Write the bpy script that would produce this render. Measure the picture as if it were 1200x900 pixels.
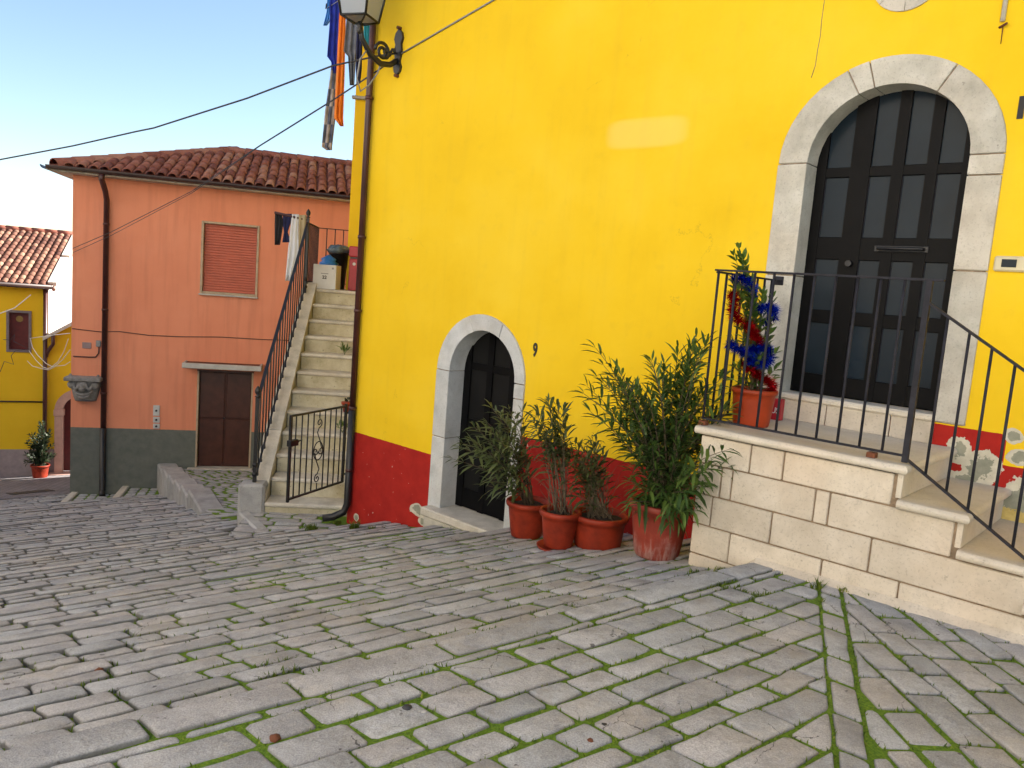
import bpy, bmesh, math, random
import numpy as np
from mathutils import Vector, Matrix, Quaternion
from mathutils.geometry import tessellate_polygon

for o in list(bpy.data.objects):
    bpy.data.objects.remove(o, do_unlink=True)
SC = bpy.context.scene
COL = SC.collection
random.seed(7)

# ------------------------------------------------------------------ camera
EYE = 1.6                      # camera height above the paving it stands on
F_PX = 920.0                   # focal length in pixels of a 1200 px wide frame
PITCH, ROLL = math.radians(6.93), math.radians(4.48)
_cp, _sp = math.cos(PITCH), math.sin(PITCH)
_fwd = Vector((0, _cp, -_sp)); _up = Vector((0, _sp, _cp)); _rt = Vector((1, 0, 0))
CAM_R = math.cos(ROLL)*_rt + math.sin(ROLL)*_up
CAM_U = -math.sin(ROLL)*_rt + math.cos(ROLL)*_up
CAM_F = _fwd
cam = bpy.data.cameras.new('camera'); camo = bpy.data.objects.new('camera', cam)
COL.objects.link(camo)
cam.sensor_fit = 'HORIZONTAL'; cam.sensor_width = 36.0; cam.lens = 36.0*F_PX/1200.0
cam.clip_start = 0.05; cam.clip_end = 2000
m = Matrix((CAM_R, CAM_U, -CAM_F)).transposed().to_4x4()
m.translation = Vector((0, 0, EYE)); camo.matrix_world = m
SC.camera = camo

# ------------------------------------------------------------------ sky, sun, exposure
SUN_AZ, SUN_EL = math.radians(60), math.radians(32)
world = bpy.data.worlds.new('World'); SC.world = world; world.use_nodes = True
nt = world.node_tree; nt.nodes.clear()
sky = nt.nodes.new('ShaderNodeTexSky'); sky.sky_type = 'NISHITA'; sky.sun_disc = False
sky.sun_elevation = SUN_EL; sky.sun_rotation = SUN_AZ
sky.altitude = 600; sky.air_density = 1.0; sky.dust_density = 0.6; sky.ozone_density = 1.0
bg = nt.nodes.new('ShaderNodeBackground'); bg.inputs['Strength'].default_value = 0.065
wo = nt.nodes.new('ShaderNodeOutputWorld')
nt.links.new(sky.outputs[0], bg.inputs[0]); nt.links.new(bg.outputs[0], wo.inputs[0])
sun = bpy.data.lights.new('sun', 'SUN'); sun.energy = 5.0; sun.angle = math.radians(0.5)
sun.color = (1.0, 0.93, 0.82)
suno = bpy.data.objects.new('sun', sun); COL.objects.link(suno)
sv = Vector((math.sin(SUN_AZ)*math.cos(SUN_EL), math.cos(SUN_AZ)*math.cos(SUN_EL), math.sin(SUN_EL)))
suno.rotation_euler = sv.to_track_quat('Z', 'Y').to_euler(); suno.location = (0, 0, 30)
SC.view_settings.view_transform = 'Standard'; SC.view_settings.look = 'None'
SC.view_settings.exposure = 1.95; SC.view_settings.gamma = 1.0
SC.view_settings.use_curve_mapping = False
SC.render.engine = 'CYCLES'
SC.cycles.max_bounces = 5; SC.cycles.diffuse_bounces = 3; SC.cycles.glossy_bounces = 2

# ------------------------------------------------------------------ frames (all heights below are relative to the eye)
def ray(x, y):
    d = CAM_F*F_PX + CAM_R*(x-600) + CAM_U*(450-y)
    return d/d.y
def at_depth(x, y, Y): return ray(x, y)*Y
def at_z(x, y, z):
    d = ray(x, y); return d*(z/d.z)
class Frame:
    def __init__(s, o, xd):
        s.o = Vector(o); s.x = Vector(xd).normalized(); s.n = Vector((s.x.y, -s.x.x, 0))
    def p(s, u, n, z): return Vector((s.o.x+s.x.x*u+s.n.x*n, s.o.y+s.x.y*u+s.n.y*n, s.o.z+z))
    def hit(s, x, y, n=0.0):          # where the ray through a pixel meets the upright plane n
        d = ray(x, y); return d*((s.o.dot(s.n)+n)/d.dot(s.n))
    def uz(s, x, y, n=0.0):
        P = s.hit(x, y, n); return ((P-s.o).dot(s.x), P.z-s.o.z)
    def loc(s, P): return ((P-s.o).dot(s.x), (P-s.o).dot(s.n))
YW = math.radians(-47.8)
WX = Vector((-math.sin(YW), -math.cos(YW), 0)); WN = Vector((WX.y, -WX.x, 0))
D_WALL = 5.6
W = Frame(WN*-D_WALL, WX)                                   # the yellow front wall: u to the right, n outwards
YO = math.radians(75.1)
OP = at_depth(260, 548, 15.5)
O = Frame((OP.x, OP.y, 0), (math.sin(YO), math.cos(YO), 0)) # the orange facade
SA = math.radians(83.5)
S = Frame((-2.92, 9.39, -2.84), (math.sin(SA), math.cos(SA), 0))   # the outside stair: n is towards the street
ST_R, ST_G, ST_N = 0.235, 0.3247, 12
YL = math.radians(68)
LP = at_depth(40, 540, 20.0)
L = Frame((LP.x, LP.y, 0), (math.sin(YL), math.cos(YL), 0)) # far left house

# lane surface ---------------------------------------------------
SL = 0.17
STEP0 = -1.95
def w_of(u, n): return u + SL*(n-0.6)
def g_w(w):
    if w > STEP0: return -1.578 + 0.010*(w-STEP0)
    t = STEP0-w
    if t < 6.2:
        k = math.floor(t); return -1.578 - 0.08*(k+1) - 0.155*t
    t2 = t-6.2
    z = -1.578 - 0.08*7 - 0.155*6.2
    if t2 < 8.2: return z - 0.075*math.floor(t2) - 0.13*t2
    return z - 0.075*8 - 0.13*8.2 - 0.165*(t2-8.2) if t2 < 16 else z - 0.6 - 1.066 - 0.165*7.8 - 0.03*(t2-16)
def gz(u, n): return g_w(w_of(u, n))
def gP(P):
    u, n = W.loc(P); return gz(u, n)
def ground_hit(x, y):
    d = ray(x, y); Y = 1.0
    while Y < 60:
        P = d*Y
        if P.z < gP(P): return P
        Y += 0.02
    return d*60

# ------------------------------------------------------------------ mesh builder
def obj(name, me, parent=None, loc=None):
    o = bpy.data.objects.new(name, me); COL.objects.link(o)
    if parent: o.parent = parent
    if loc is not None: o.location = loc
    return o
def wl(o):   # location of a root (roots are never rotated)
    v = Vector((0, 0, 0))
    while o: v += Vector(o.location); o = o.parent
    return v
class MB:
    def __init__(s): s.v = []; s.f = []; s.sm = []; s.uv = []; s.col = []
    def face(s, pts, smooth=False, uv=None, col=None):
        i = len(s.v); s.v += [Vector(p) for p in pts]; s.f.append(tuple(range(i, i+len(pts)))); s.sm.append(smooth)
        s.uv += (uv or [(0, 0)]*len(pts)); s.col += [col or (1, 1, 1, 1)]*len(pts)
    def mesh(s, pts, faces, smooth=False, col=None):
        i = len(s.v); s.v += [Vector(p) for p in pts]; s.uv += [(0, 0)]*len(pts); s.col += [col or (1, 1, 1, 1)]*len(pts)
        for f in faces: s.f.append(tuple(i+k for k in f)); s.sm.append(smooth)
    def box(s, F, u0, u1, n0, n1, z0, z1, c=0.0):
        if c <= 0:
            P = [F.p(u, n, z) for z in (z0, z1) for n in (n0, n1) for u in (u0, u1)]
            s.mesh(P, [(0, 2, 3, 1), (4, 5, 7, 6), (0, 1, 5, 4), (2, 6, 7, 3), (0, 4, 6, 2), (1, 3, 7, 5)]); return
        c = min(c, .45*abs(u1-u0), .45*abs(n1-n0), .45*abs(z1-z0))
        lo = (u0, n0, z0); hi = (u1, n1, z1); idx = {}; pts = []
        for a in range(8):
            sg = [(a >> k) & 1 for k in range(3)]
            for ax in range(3):
                q = []
                for k in range(3):
                    v = hi[k] if sg[k] else lo[k]
                    if k != ax: v += (-c if sg[k] else c)
                    q.append(v)
                idx[(a, ax)] = len(pts); pts.append(F.p(*q))
        fs = []
        for ax in range(3):
            o1, o2 = [k for k in range(3) if k != ax]
            for sgn in (0, 1):
                b = sgn << ax
                fs.append([idx[(b | (i << o1) | (j << o2), ax)] for i, j in ((0, 0), (1, 0), (1, 1), (0, 1))])
        for ax in range(3):                 # edges running along ax
            o1, o2 = [k for k in range(3) if k != ax]
            for i in (0, 1):
                for j in (0, 1):
                    a = (i << o1) | (j << o2); b = a | (1 << ax)
                    fs.append([idx[(a, o1)], idx[(a, o2)], idx[(b, o2)], idx[(b, o1)]])
        for a in range(8): fs.append([idx[(a, 0)], idx[(a, 1)], idx[(a, 2)]])
        s.mesh(pts, fs)
    def tube(s, pts, r, seg=8, cap=True, smooth=True, col=None):
        pts = [Vector(p) for p in pts]; n = len(pts)
        rs = r if isinstance(r, (list, tuple)) else [r]*n
        vs = []; prev = None
        for i, p in enumerate(pts):
            t = (pts[min(i+1, n-1)]-pts[max(i-1, 0)])
            if t.length < 1e-9: t = Vector((0, 0, 1))
            t.normalize()
            if prev is None:
                a = Vector((0, 0, 1)) if abs(t.z) < .9 else Vector((1, 0, 0))
                x = t.cross(a).normalized()
            else:
                x = (prev - t*prev.dot(t))
                x = x.normalized() if x.length > 1e-6 else t.orthogonal().normalized()
            prev = x; y = t.cross(x)
            for k in range(seg):
                an = 2*math.pi*k/seg + math.pi/seg
                vs.append(p + (x*math.cos(an)+y*math.sin(an))*rs[i])
        fs = []
        for i in range(n-1):
            for k in range(seg):
                a = i*seg+k; b = i*seg+(k+1) % seg
                fs.append((a, b, b+seg, a+seg))
        s.mesh(vs, fs, smooth, col)
        if cap:
            i0 = len(s.v)-len(vs)
            s.f.append(tuple(i0+k for k in range(seg-1, -1, -1))); s.sm.append(False)
            s.f.append(tuple(i0+(n-1)*seg+k for k in range(seg))); s.sm.append(False)
    def lathe(s, c, prof, seg=24, smooth=True, wob=0):
        c = Vector(c); vs = []
        for r_, z in prof:
            for k in range(seg):
                a = 2*math.pi*k/seg
                vs.append(c+Vector((math.cos(a)*r_, math.sin(a)*r_, z)))
        fs = []
        for i in range(len(prof)-1):
            for k in range(seg):
                a = i*seg+k; b = i*seg+(k+1) % seg
                fs.append((a, b, b+seg, a+seg))
        fs.append(tuple(range(seg-1, -1, -1)))
        fs.append(tuple((len(prof)-1)*seg+k for k in range(seg)))
        s.mesh(vs, fs, smooth)
    def prism(s, F, poly, n0, n1, smooth=False):     # poly in (u,z), extruded along n
        k = len(poly)
        a = [F.p(u, n0, z) for u, z in poly]; b = [F.p(u, n1, z) for u, z in poly]
        s.mesh(a+b, [tuple(range(k))[::-1], tuple(range(k, 2*k))] + [(i, (i+1) % k, k+(i+1) % k, k+i) for i in range(k)], smooth)
    def plate(s, poly3, h):                            # flat polygon in plan with real thickness, top at given points
        k = len(poly3); a = [Vector(p) for p in poly3]; b = [p-Vector((0, 0, h)) for p in a]
        s.mesh(a+b, [tuple(range(k)), tuple(range(k, 2*k))[::-1]] + [(i, k+i, k+(i+1) % k, (i+1) % k) for i in range(k)])
    def data(s, name, off=Vector((0, 0, 0)), mat=None, uv=False, col=None):
        me = bpy.data.meshes.new(name)
        o = Vector((0, 0, EYE)) - off
        me.from_pydata([tuple(v+o) for v in s.v], [], s.f)
        me.polygons.foreach_set('use_smooth', s.sm)
        if uv:
            ul = me.uv_layers.new(name='UVMap')
            li = np.zeros(len(me.loops), dtype=np.int32); me.loops.foreach_get('vertex_index', li)
            ul.data.foreach_set('uv', np.array(s.uv, dtype=np.float32)[li].ravel())
        if col:
            at = me.attributes.new(col, 'FLOAT_COLOR', 'POINT')
            at.data.foreach_set('color', np.array(s.col, dtype=np.float32).ravel())
        if mat: me.materials.append(mat)
        return me
    def build(s, name, mat, parent=None, uv=False, col=None, fixn=True):
        me = s.data(name, wl(parent) if parent else Vector((0, 0, 0)), mat, uv, col)
        if fixn:
            bm = bmesh.new(); bm.from_mesh(me)
            if len(bm.faces) < 60000:
                bmesh.ops.recalc_face_normals(bm, faces=bm.faces)
            bm.to_mesh(me); bm.free()
        return obj(name, me, parent)
def tag(o, label, cat, group=None, kind=None):
    if label: o['label'] = label
    if cat: o['category'] = cat
    if group: o['group'] = group
    if kind: o['kind'] = kind
    return o
def thing(name, P, label, cat, group=None):
    o = bpy.data.objects.new(name, None); COL.objects.link(o); o.empty_display_size = .1
    o.location = Vector(P)+Vector((0, 0, EYE)); return tag(o, label, cat, group)
def struct(o): o['kind'] = 'structure'; return o
def R(a, b): return random.uniform(a, b)

# ------------------------------------------------------------------ materials
class NT:
    def __init__(s, name):
        s.m = bpy.data.materials.new(name); s.m.use_nodes = True
        s.t = s.m.node_tree; s.b = s.t.nodes['Principled BSDF']
        s.co = None
    def n(s, ty, **k):
        nd = s.t.nodes.new(ty)
        for a, v in k.items(): setattr(nd, a, v)
        return nd
    def put(s, sock, v):
        if hasattr(v, 'links') or isinstance(v, bpy.types.NodeSocket): s.t.links.new(v, sock)
        else: sock.default_value = v
    def coord(s):
        if s.co is None: s.co = s.n('ShaderNodeTexCoord').outputs['Object']
        return s.co
    def math(s, op, a, b=0.0, c=None):
        nd = s.n('ShaderNodeMath', operation=op)
        s.put(nd.inputs[0], a); s.put(nd.inputs[1], b)
        if c is not None: s.put(nd.inputs[2], c)
        return nd.outputs[0]
    def noise(s, scale, detail=4, rough=.55, vec=None, dist=0, col=False):
        nd = s.n('ShaderNodeTexNoise'); nd.inputs['Scale'].default_value = scale
        nd.inputs['Detail'].default_value = detail; nd.inputs['Roughness'].default_value = rough
        nd.inputs['Distortion'].default_value = dist
        s.t.links.new(vec or s.coord(), nd.inputs['Vector'])
        return nd.outputs['Color' if col else 'Fac']
    def ramp(s, f, stops):
        nd = s.n('ShaderNodeValToRGB'); s.put(nd.inputs[0], f)
        e = nd.color_ramp.elements
        while len(e) < len(stops): e.new(.5)
        for el, (p, c) in zip(e, stops):
            el.position = p; el.color = (c if isinstance(c, (tuple, list)) else (c, c, c))[:3] + (1,) if not isinstance(c, (int, float)) else (c, c, c, 1)
        return nd.outputs[0]
    def mix(s, f, a, b, mode='MIX'):
        nd = s.n('ShaderNodeMix', data_type='RGBA', blend_type=mode)
        s.put(nd.inputs[0], f)
        for i, v in ((6, a), (7, b)):
            if isinstance(v, (tuple, list)): v = tuple(v)[:3]+(1,)
            s.put(nd.inputs[i], v)
        return nd.outputs[2]
    def bump(s, h, strength=.3, dist=.01):
        nd = s.n('ShaderNodeBump'); nd.inputs['Strength'].default_value = strength; nd.inputs['Distance'].default_value = dist
        s.put(nd.inputs['Height'], h); s.t.links.new(nd.outputs[0], s.b.inputs['Normal'])
    def base(s, c): s.put(s.b.inputs['Base Color'], tuple(c)[:3]+(1,) if isinstance(c, (tuple, list)) else c)
    def rough(s, v): s.put(s.b.inputs['Roughness'], v)
    def step(s, x, edge, soft):      # 0 below edge, 1 above
        nd = s.n('ShaderNodeMapRange', interpolation_type='SMOOTHSTEP')
        s.put(nd.inputs[0], x); nd.inputs[1].default_value = edge-soft; nd.inputs[2].default_value = edge+soft
        return nd.outputs[0]
M = {}
def plain(name, c, rough=.6, var=.25, scale=8, metal=0, bump=0, bscale=60, spec=None, rnd=0):
    t = NT(name)
    f = t.noise(scale, 5, .6)
    a = tuple(x*(1-var) for x in c); b = tuple(min(1, x*(1+var)) for x in c)
    col = t.ramp(f, [(.3, a), (.7, b)])
    if rnd:
        oi = t.n('ShaderNodeObjectInfo').outputs['Random']
        col = t.mix(1.0, col, t.ramp(oi, [(0, 1-rnd), (1, 1+rnd*.6)]), 'MULTIPLY')
    t.base(col); t.rough(rough); t.b.inputs['Metallic'].default_value = metal
    if spec is not None: t.b.inputs['Specular IOR Level'].default_value = spec
    if bump: t.bump(t.noise(bscale, 4, .6), bump, .01)
    M[name] = t.m; return t.m
plain('iron', (.012, .012, .014), .42, .3, 30, .0, .15, 120)
plain('iron_grey', (.020, .020, .028), .7, .35, 20, .0, .15, 150, .3)
plain('pipe_brown', (.06, .018, .016), .4, .3, 4, 0, .05, 40)
plain('gutter', (.035, .018, .016), .45, .3, 4)
plain('door_black', (.0025, .0025, .003), .5, .3, 6, 0, .1, 50, .12)
plain('door_brown', (.075, .022, .014), .4, .25, 6, 0, .15, 50)
plain('terracotta_pot', (.24, .026, .010), .5, .4, 7, 0, .2, 60, .25)
plain('pot_orange', (.34, .042, .010), .45, .2, 5, 0, 0, 60, .3)
plain('soil', (.022, .016, .011), .95, .5, 40, 0, .8, 80)
plain('bark', (.10, .075, .045), .9, .4, 30, 0, .5, 100)
plain('twig', (.11, .085, .055), .9, .4, 30)
plain('white_stone', (.50, .50, .46), .75, .15, 5, 0, .4, 70)
plain('cable', (.03, .03, .04), .5, .2)
plain('cable_grey', (.25, .25, .26), .5, .2)
plain('white_plastic', (.62, .62, .60), .4, .08)
plain('cream_plastic', (.62, .55, .36), .4, .08)
plain('grey_metal', (.28, .28, .28), .4, .2, 12)
plain('dark_grey', (.03, .03, .035), .6, .3)
plain('cloth_white', (.72, .73, .76), .9, .06, 6)
plain('cloth_beige', (.42, .34, .20), .9, .12, 6)
plain('cloth_black', (.012, .012, .016), .9, .3, 6)
plain('cloth_navy', (.012, .016, .07), .9, .3, 6)
plain('cloth_blue', (.012, .03, .33), .85, .25, 8)
plain('cloth_orange', (.85, .22, .015), .85, .12, 8)
plain('cloth_grey', (.16, .17, .20), .9, .3, 10)
plain('cloth_teal', (.02, .27, .38), .85, .2, 8)
plain('bag_blue', (.02, .19, .60), .3, .2, 10)
plain('bag_grey', (.10, .14, .16), .25, .5, 14, 0, .3, 30)
plain('bin_black', (.012, .012, .012), .4, .2)
plain('bin_red', (.42, .008, .02), .4, .12)
plain('shutter_red', (.62, .15, .085), .5, .1, 5)
plain('frame_wood', (.52, .40, .27), .6, .2, 8)
plain('canopy_white', (.55, .53, .48), .6, .15, 6)
plain('red_shutter_dark', (.11, .012, .012), .5, .2)
plain('grey_frame', (.17, .15, .16), .7, .2)
plain('pink_stone', (.52, .33, .27), .7, .12, 6)
plain('capital_stone', (.25, .24, .23), .85, .3, 20, 0, .6, 60)
plain('plaque', (.30, .22, .22), .6, .2)
plain('brass', (.30, .20, .07), .35, .2, 10, .6)
plain('ink', (.012, .010, .010), .6, .2)
plain('rust', (.14, .045, .018), .85, .3, 30)
plain('paper_white', (.7, .7, .68), .7, .05)
plain('string_light', (.75, .74, .70), .5, .1)
plain('backing_black', (.004, .004, .005), .9, .1)
plain('white_plaster', (.75, .74, .72), .9, .05, 2)
plain('lime_plaster', (.5, .47, .40), .9, .2, 10, 0, .3, 40)

def m_stone_paving():
    t = NT('paving_stone')
    at = t.n('ShaderNodeAttribute', attribute_name='tone').outputs['Color']
    f1 = t.noise(6, 8, .7); f2 = t.noise(60, 5, .75); f3 = t.noise(2.0, 4, .6); f4 = t.noise(170, 3, .7); f5 = t.noise(13, 6, .75, None, .6)
    c = t.ramp(f1, [(.28, (.32, .32, .325)), (.45, (.455, .455, .46)), (.58, (.54, .54, .54)), (.74, (.65, .65, .64))])
    c = t.mix(.85, c, at, 'MULTIPLY')
    c = t.mix(t.math('MULTIPLY', t.step(f4, .50, .12), .42), c, (.13, .125, .13))          # fine grain
    c = t.mix(t.math('MULTIPLY', t.step(f5, .57, .05), .32), c, (.20, .19, .175))         # worn, darker patches
    c = t.mix(t.math('MULTIPLY', t.step(f3, .58, .08), .30), c, (.50, .44, .355))         # warm patches
    c = t.mix(t.math('MULTIPLY', t.step(f2, .685, .02), .8), c, (.07, .06, .058))          # pits
    sp = t.noise(17, 2, .5); c = t.mix(t.math('MULTIPLY', t.step(sp, .735, .02), .8), c, (.07, .06, .058))
    vo = t.n('ShaderNodeTexVoronoi', feature='DISTANCE_TO_EDGE'); vo.inputs['Scale'].default_value = 1.9
    wv = t.n('ShaderNodeVectorMath', operation='MULTIPLY_ADD'); t.t.links.new(t.noise(7, 4, .6, None, 0, True), wv.inputs[0]); wv.inputs[1].default_value = (.16, .16, .16)
    t.t.links.new(t.coord(), wv.inputs[2]); t.t.links.new(wv.outputs[0], vo.inputs['Vector'])
    crack = t.math('MULTIPLY', t.math('LESS_THAN', vo.outputs['Distance'], .0032), t.math('GREATER_THAN', f3, .55))
    c = t.mix(t.math('MULTIPLY', crack, .8), c, (.055, .05, .048))
    t.base(c); t.rough(t.ramp(f1, [(.3, .6), (.7, .85)]))
    h = t.math('ADD', t.math('ADD', t.math('MULTIPLY', f1, 1.2), t.math('MULTIPLY', f2, .45)), t.math('MULTIPLY', f5, .5))
    h = t.math('SUBTRACT', h, t.math('MULTIPLY', crack, .5))
    t.bump(h, .8, .016); M['paving_stone'] = t.m
m_stone_paving()
def m_joint():
    t = NT('joint')
    at = t.n('ShaderNodeAttribute', attribute_name='moss').outputs['Fac']
    nz = t.noise(9, 5, .65); nf = t.noise(70, 4, .7)
    k = t.math('ADD', at, t.math('MULTIPLY', t.math('SUBTRACT', nz, .5), 1.5))
    f = t.step(k, .34, .10)
    soil = t.ramp(nf, [(.3, (.008, .007, .006)), (.7, (.032, .026, .020))])
    moss = t.ramp(nf, [(.25, (.05, .10, .003)), (.5, (.125, .24, .006)), (.75, (.24, .36, .016))])
    t.base(t.mix(f, soil, moss)); t.rough(.95)
    t.bump(t.math('ADD', nf, nz), 1.0, .02); M['joint'] = t.m
m_joint()
def m_leaf(name, a, b, c, rough=.45):
    t = NT(name)
    at = t.n('ShaderNodeAttribute', attribute_name='tone').outputs['Fac']
    t.base(t.ramp(at, [(0, a), (.55, b), (1, c)])); t.rough(rough)
    t.b.inputs['Specular IOR Level'].default_value = .35
    # leaves let a little light through
    tr = t.n('ShaderNodeBsdfTranslucent'); t.put(tr.inputs[0], t.ramp(at, [(0, b), (1, c)]))
    mx = t.n('ShaderNodeMixShader'); mx.inputs[0].default_value = .18
    out = t.t.nodes['Material Output']
    t.t.links.new(t.b.outputs[0], mx.inputs[1]); t.t.links.new(tr.outputs[0], mx.inputs[2]); t.t.links.new(mx.outputs[0], out.inputs[0])
    M[name] = t.m
m_leaf('leaf_oleander', (.018, .038, .010), (.050, .098, .020), (.14, .21, .045), .38)
m_leaf('leaf_olive', (.034, .050, .018), (.075, .105, .036), (.17, .20, .08))
m_leaf('leaf_bright', (.03, .07, .012), (.07, .14, .02), (.18, .26, .05), .35)
m_leaf('grass', (.04, .07, .006), (.09, .15, .012), (.24, .27, .04), .7)
m_leaf('leaf_dark', (.010, .020, .010), (.020, .036, .016), (.045, .07, .03), .5)
def m_foil(name, c):
    t = NT(name); t.base(c); t.rough(.22); t.b.inputs['Metallic'].default_value = .85; M[name] = t.m
m_foil('foil_red', (.65, .01, .02)); m_foil('foil_blue', (.01, .06, .75))

def plaster_uv(name, build_color, bump=.25):
    t = NT(name)
    uv = t.n('ShaderNodeUVMap', uv_map='UVMap').outputs[0]
    sp = t.n('ShaderNodeSeparateXYZ'); t.t.links.new(uv, sp.inputs[0])
    t.u, t.z = sp.outputs[0], sp.outputs[1]; t.uv = uv
    build_color(t)
    t.rough(.85); t.b.inputs['Specular IOR Level'].default_value = .25
    h = t.math('ADD', t.noise(3.0, 6, .6, uv), t.math('MULTIPLY', t.noise(90, 3, .6, uv), .25))
    t.bump(h, bump, .02); M[name] = t.m
def ell(t, cu, cz, ru, rz, nz, k=1.0):
    a = t.math('DIVIDE', t.math('SUBTRACT', t.u, cu), ru); b = t.math('DIVIDE', t.math('SUBTRACT', t.z, cz), rz)
    d = t.math('ADD', t.math('MULTIPLY', a, a), t.math('MULTIPLY', b, b))
    return t.math('ADD', d, t.math('MULTIPLY', t.math('SUBTRACT', nz, .5), 3.2*k))
def col_yellow(t):
    n1 = t.noise(.9, 5, .6, t.uv); n2 = t.noise(6, 5, .6, t.uv); n3 = t.noise(14, 5, .65, t.uv)
    y = t.ramp(n1, [(.25, (.80, .510, .009)), (.5, (.86, .565, .012)), (.75, (.89, .60, .020))])
    y = t.mix(t.math('MULTIPLY', t.step(n2, .64, .08), .14), y, (.66, .44, .03))
    # streaks running down from above
    mp = t.n('ShaderNodeMapping'); t.t.links.new(t.uv, mp.inputs[0]); mp.inputs['Scale'].default_value = (5, .35, 1)
    stv = t.noise(1.6, 4, .6, mp.outputs[0])
    y = t.mix(t.math('MULTIPLY', t.step(stv, .60, .12), .10), y, (.58, .38, .03))
    # patch of reflected sunlight high on the wall, painted into the plaster colour
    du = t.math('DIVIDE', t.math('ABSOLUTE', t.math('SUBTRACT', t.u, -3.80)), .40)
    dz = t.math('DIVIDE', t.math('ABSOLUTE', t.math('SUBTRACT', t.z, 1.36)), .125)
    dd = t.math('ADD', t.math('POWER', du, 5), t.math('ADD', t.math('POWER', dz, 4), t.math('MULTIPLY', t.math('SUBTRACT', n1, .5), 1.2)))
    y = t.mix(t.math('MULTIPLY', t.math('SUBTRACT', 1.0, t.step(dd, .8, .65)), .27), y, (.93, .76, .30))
    # hairline cracks and weathered, paler areas
    vo = t.n('ShaderNodeTexVoronoi', feature='DISTANCE_TO_EDGE'); vo.inputs['Scale'].default_value = .55
    wv = t.n('ShaderNodeVectorMath', operation='MULTIPLY_ADD'); t.t.links.new(t.noise(3, 6, .65, t.uv, 0, True), wv.inputs[0]); wv.inputs[1].default_value = (.5, .5, .5)
    t.t.links.new(t.uv, wv.inputs[2]); t.t.links.new(wv.outputs[0], vo.inputs['Vector'])
    ck = t.math('MULTIPLY', t.math('LESS_THAN', vo.outputs['Distance'], .0018), t.math('GREATER_THAN', t.noise(.7, 2, .5, t.uv), .60))
    y = t.mix(t.math('MULTIPLY', ck, .30), y, (.40, .25, .03))
    y = t.mix(t.math('MULTIPLY', t.step(t.noise(.45, 6, .65, t.uv), .56, .12), .16), y, (.90, .69, .08))
    # dado
    zz = t.math('ADD', t.z, t.math('MULTIPLY', t.math('SUBTRACT', n3, .5), .012))
    def box(u0, u1, z1):
        a = t.math('GREATER_THAN', t.u, u0); b = t.math('LESS_THAN', t.u, u1); c = t.math('LESS_THAN', zz, z1)
        return t.math('MULTIPLY', a, t.math('MULTIPLY', b, c))
    red = box(-20, -5.5, -1.84)
    for q in (box(-5.5, -2.2, -1.40), box(-2.2, -.945, -.655), box(-.95, 9, -.845)): red = t.math('MAXIMUM', red, q)
    rc = t.ramp(n2, [(.3, (.33, .014, .010)), (.7, (.44, .022, .014))])
    c = t.mix(red, y, rc)
    # peeling
    nb = t.math('ADD', t.math('MULTIPLY', t.noise(7, 6, .62, t.uv), .8), t.math('MULTIPLY', t.noise(30, 3, .6, t.uv), .2))
    pe = None
    for cu, cz, ru, rz in ((-1.20, -.80, .075, .09), (-1.06, -.90, .11, .12), (-1.15, -.985, .11, .06), (-.98, -1.06, .13, .07), (-.83, -1.06, .10, .18),
                           (-.915, -.66, .055, .05), (-.86, -.78, .07, .05), (-1.25, -1.0, .03, .10), (-6.33, -2.50, .13, .07), (-6.20, -2.60, .12, .05), (-7.42, -2.86, .05, .05), (-6.9, -2.8, .025, .025)):
        d = ell(t, cu, cz, ru, rz, nb)
        pe = d if pe is None else t.math('MINIMUM', pe, d)
    rim = t.math('LESS_THAN', pe, 1.0); core = t.math('LESS_THAN', pe, .42)
    c = t.mix(rim, c, t.ramp(n3, [(.3, (.50, .46, .36)), (.7, (.66, .62, .50))]))
    c = t.mix(core, c, t.ramp(n3, [(.3, (.24, .25, .19)), (.7, (.36, .35, .27))]))
    low = t.math('MULTIPLY', t.math('GREATER_THAN', t.u, -1.24), t.math('LESS_THAN', t.math('ADD', t.z, t.math('MULTIPLY', t.math('SUBTRACT', nb, .5), .3)), -1.12))
    c = t.mix(low, c, t.ramp(n3, [(.3, (.50, .36, .10)), (.6, (.70, .55, .20)), (.75, (.3, .24, .12))]))
    # small chips in the red paint
    chips = t.math('MULTIPLY', red, t.math('GREATER_THAN', t.noise(24, 3, .5, t.uv), .735))
    c = t.mix(chips, c, (.55, .48, .38))
    t.base(c)
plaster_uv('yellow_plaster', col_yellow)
def col_orange(t):
    n1 = t.noise(.8, 5, .6, t.uv); n2 = t.noise(6, 5, .6, t.uv)
    mp = t.n('ShaderNodeMapping'); t.t.links.new(t.uv, mp.inputs[0]); mp.inputs['Scale'].default_value = (4, .3, 1)
    stv = t.noise(1.6, 4, .6, mp.outputs[0])
    y = t.ramp(n1, [(.3, (.83, .300, .170)), (.55, (.88, .335, .195)), (.75, (.90, .365, .22))])
    y = t.mix(t.math('MULTIPLY', t.step(stv, .58, .14), .16), y, (.36, .085, .04))
    g = t.math('LESS_THAN', t.math('ADD', t.z, t.math('MULTIPLY', t.math('SUBTRACT', n2, .5), .01)), -3.295)
    gc = t.ramp(n2, [(.3, (.135, .15, .130)), (.7, (.19, .20, .175))])
    t.base(t.mix(g, y, gc))
plaster_uv('orange_plaster', col_orange, .15)
def col_left(t):
    n1 = t.noise(.8, 5, .6, t.uv); n2 = t.noise(6, 5, .6, t.uv)
    y = t.ramp(n1, [(.3, (.70, .46, .014)), (.7, (.80, .55, .025))])
    g = t.math('LESS_THAN', t.z, -5.12)
    t.base(t.mix(g, y, t.ramp(n2, [(.3, (.26, .22, .23)), (.7, (.36, .31, .31))])))
plaster_uv('left_plaster', col_left, .15)

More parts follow.
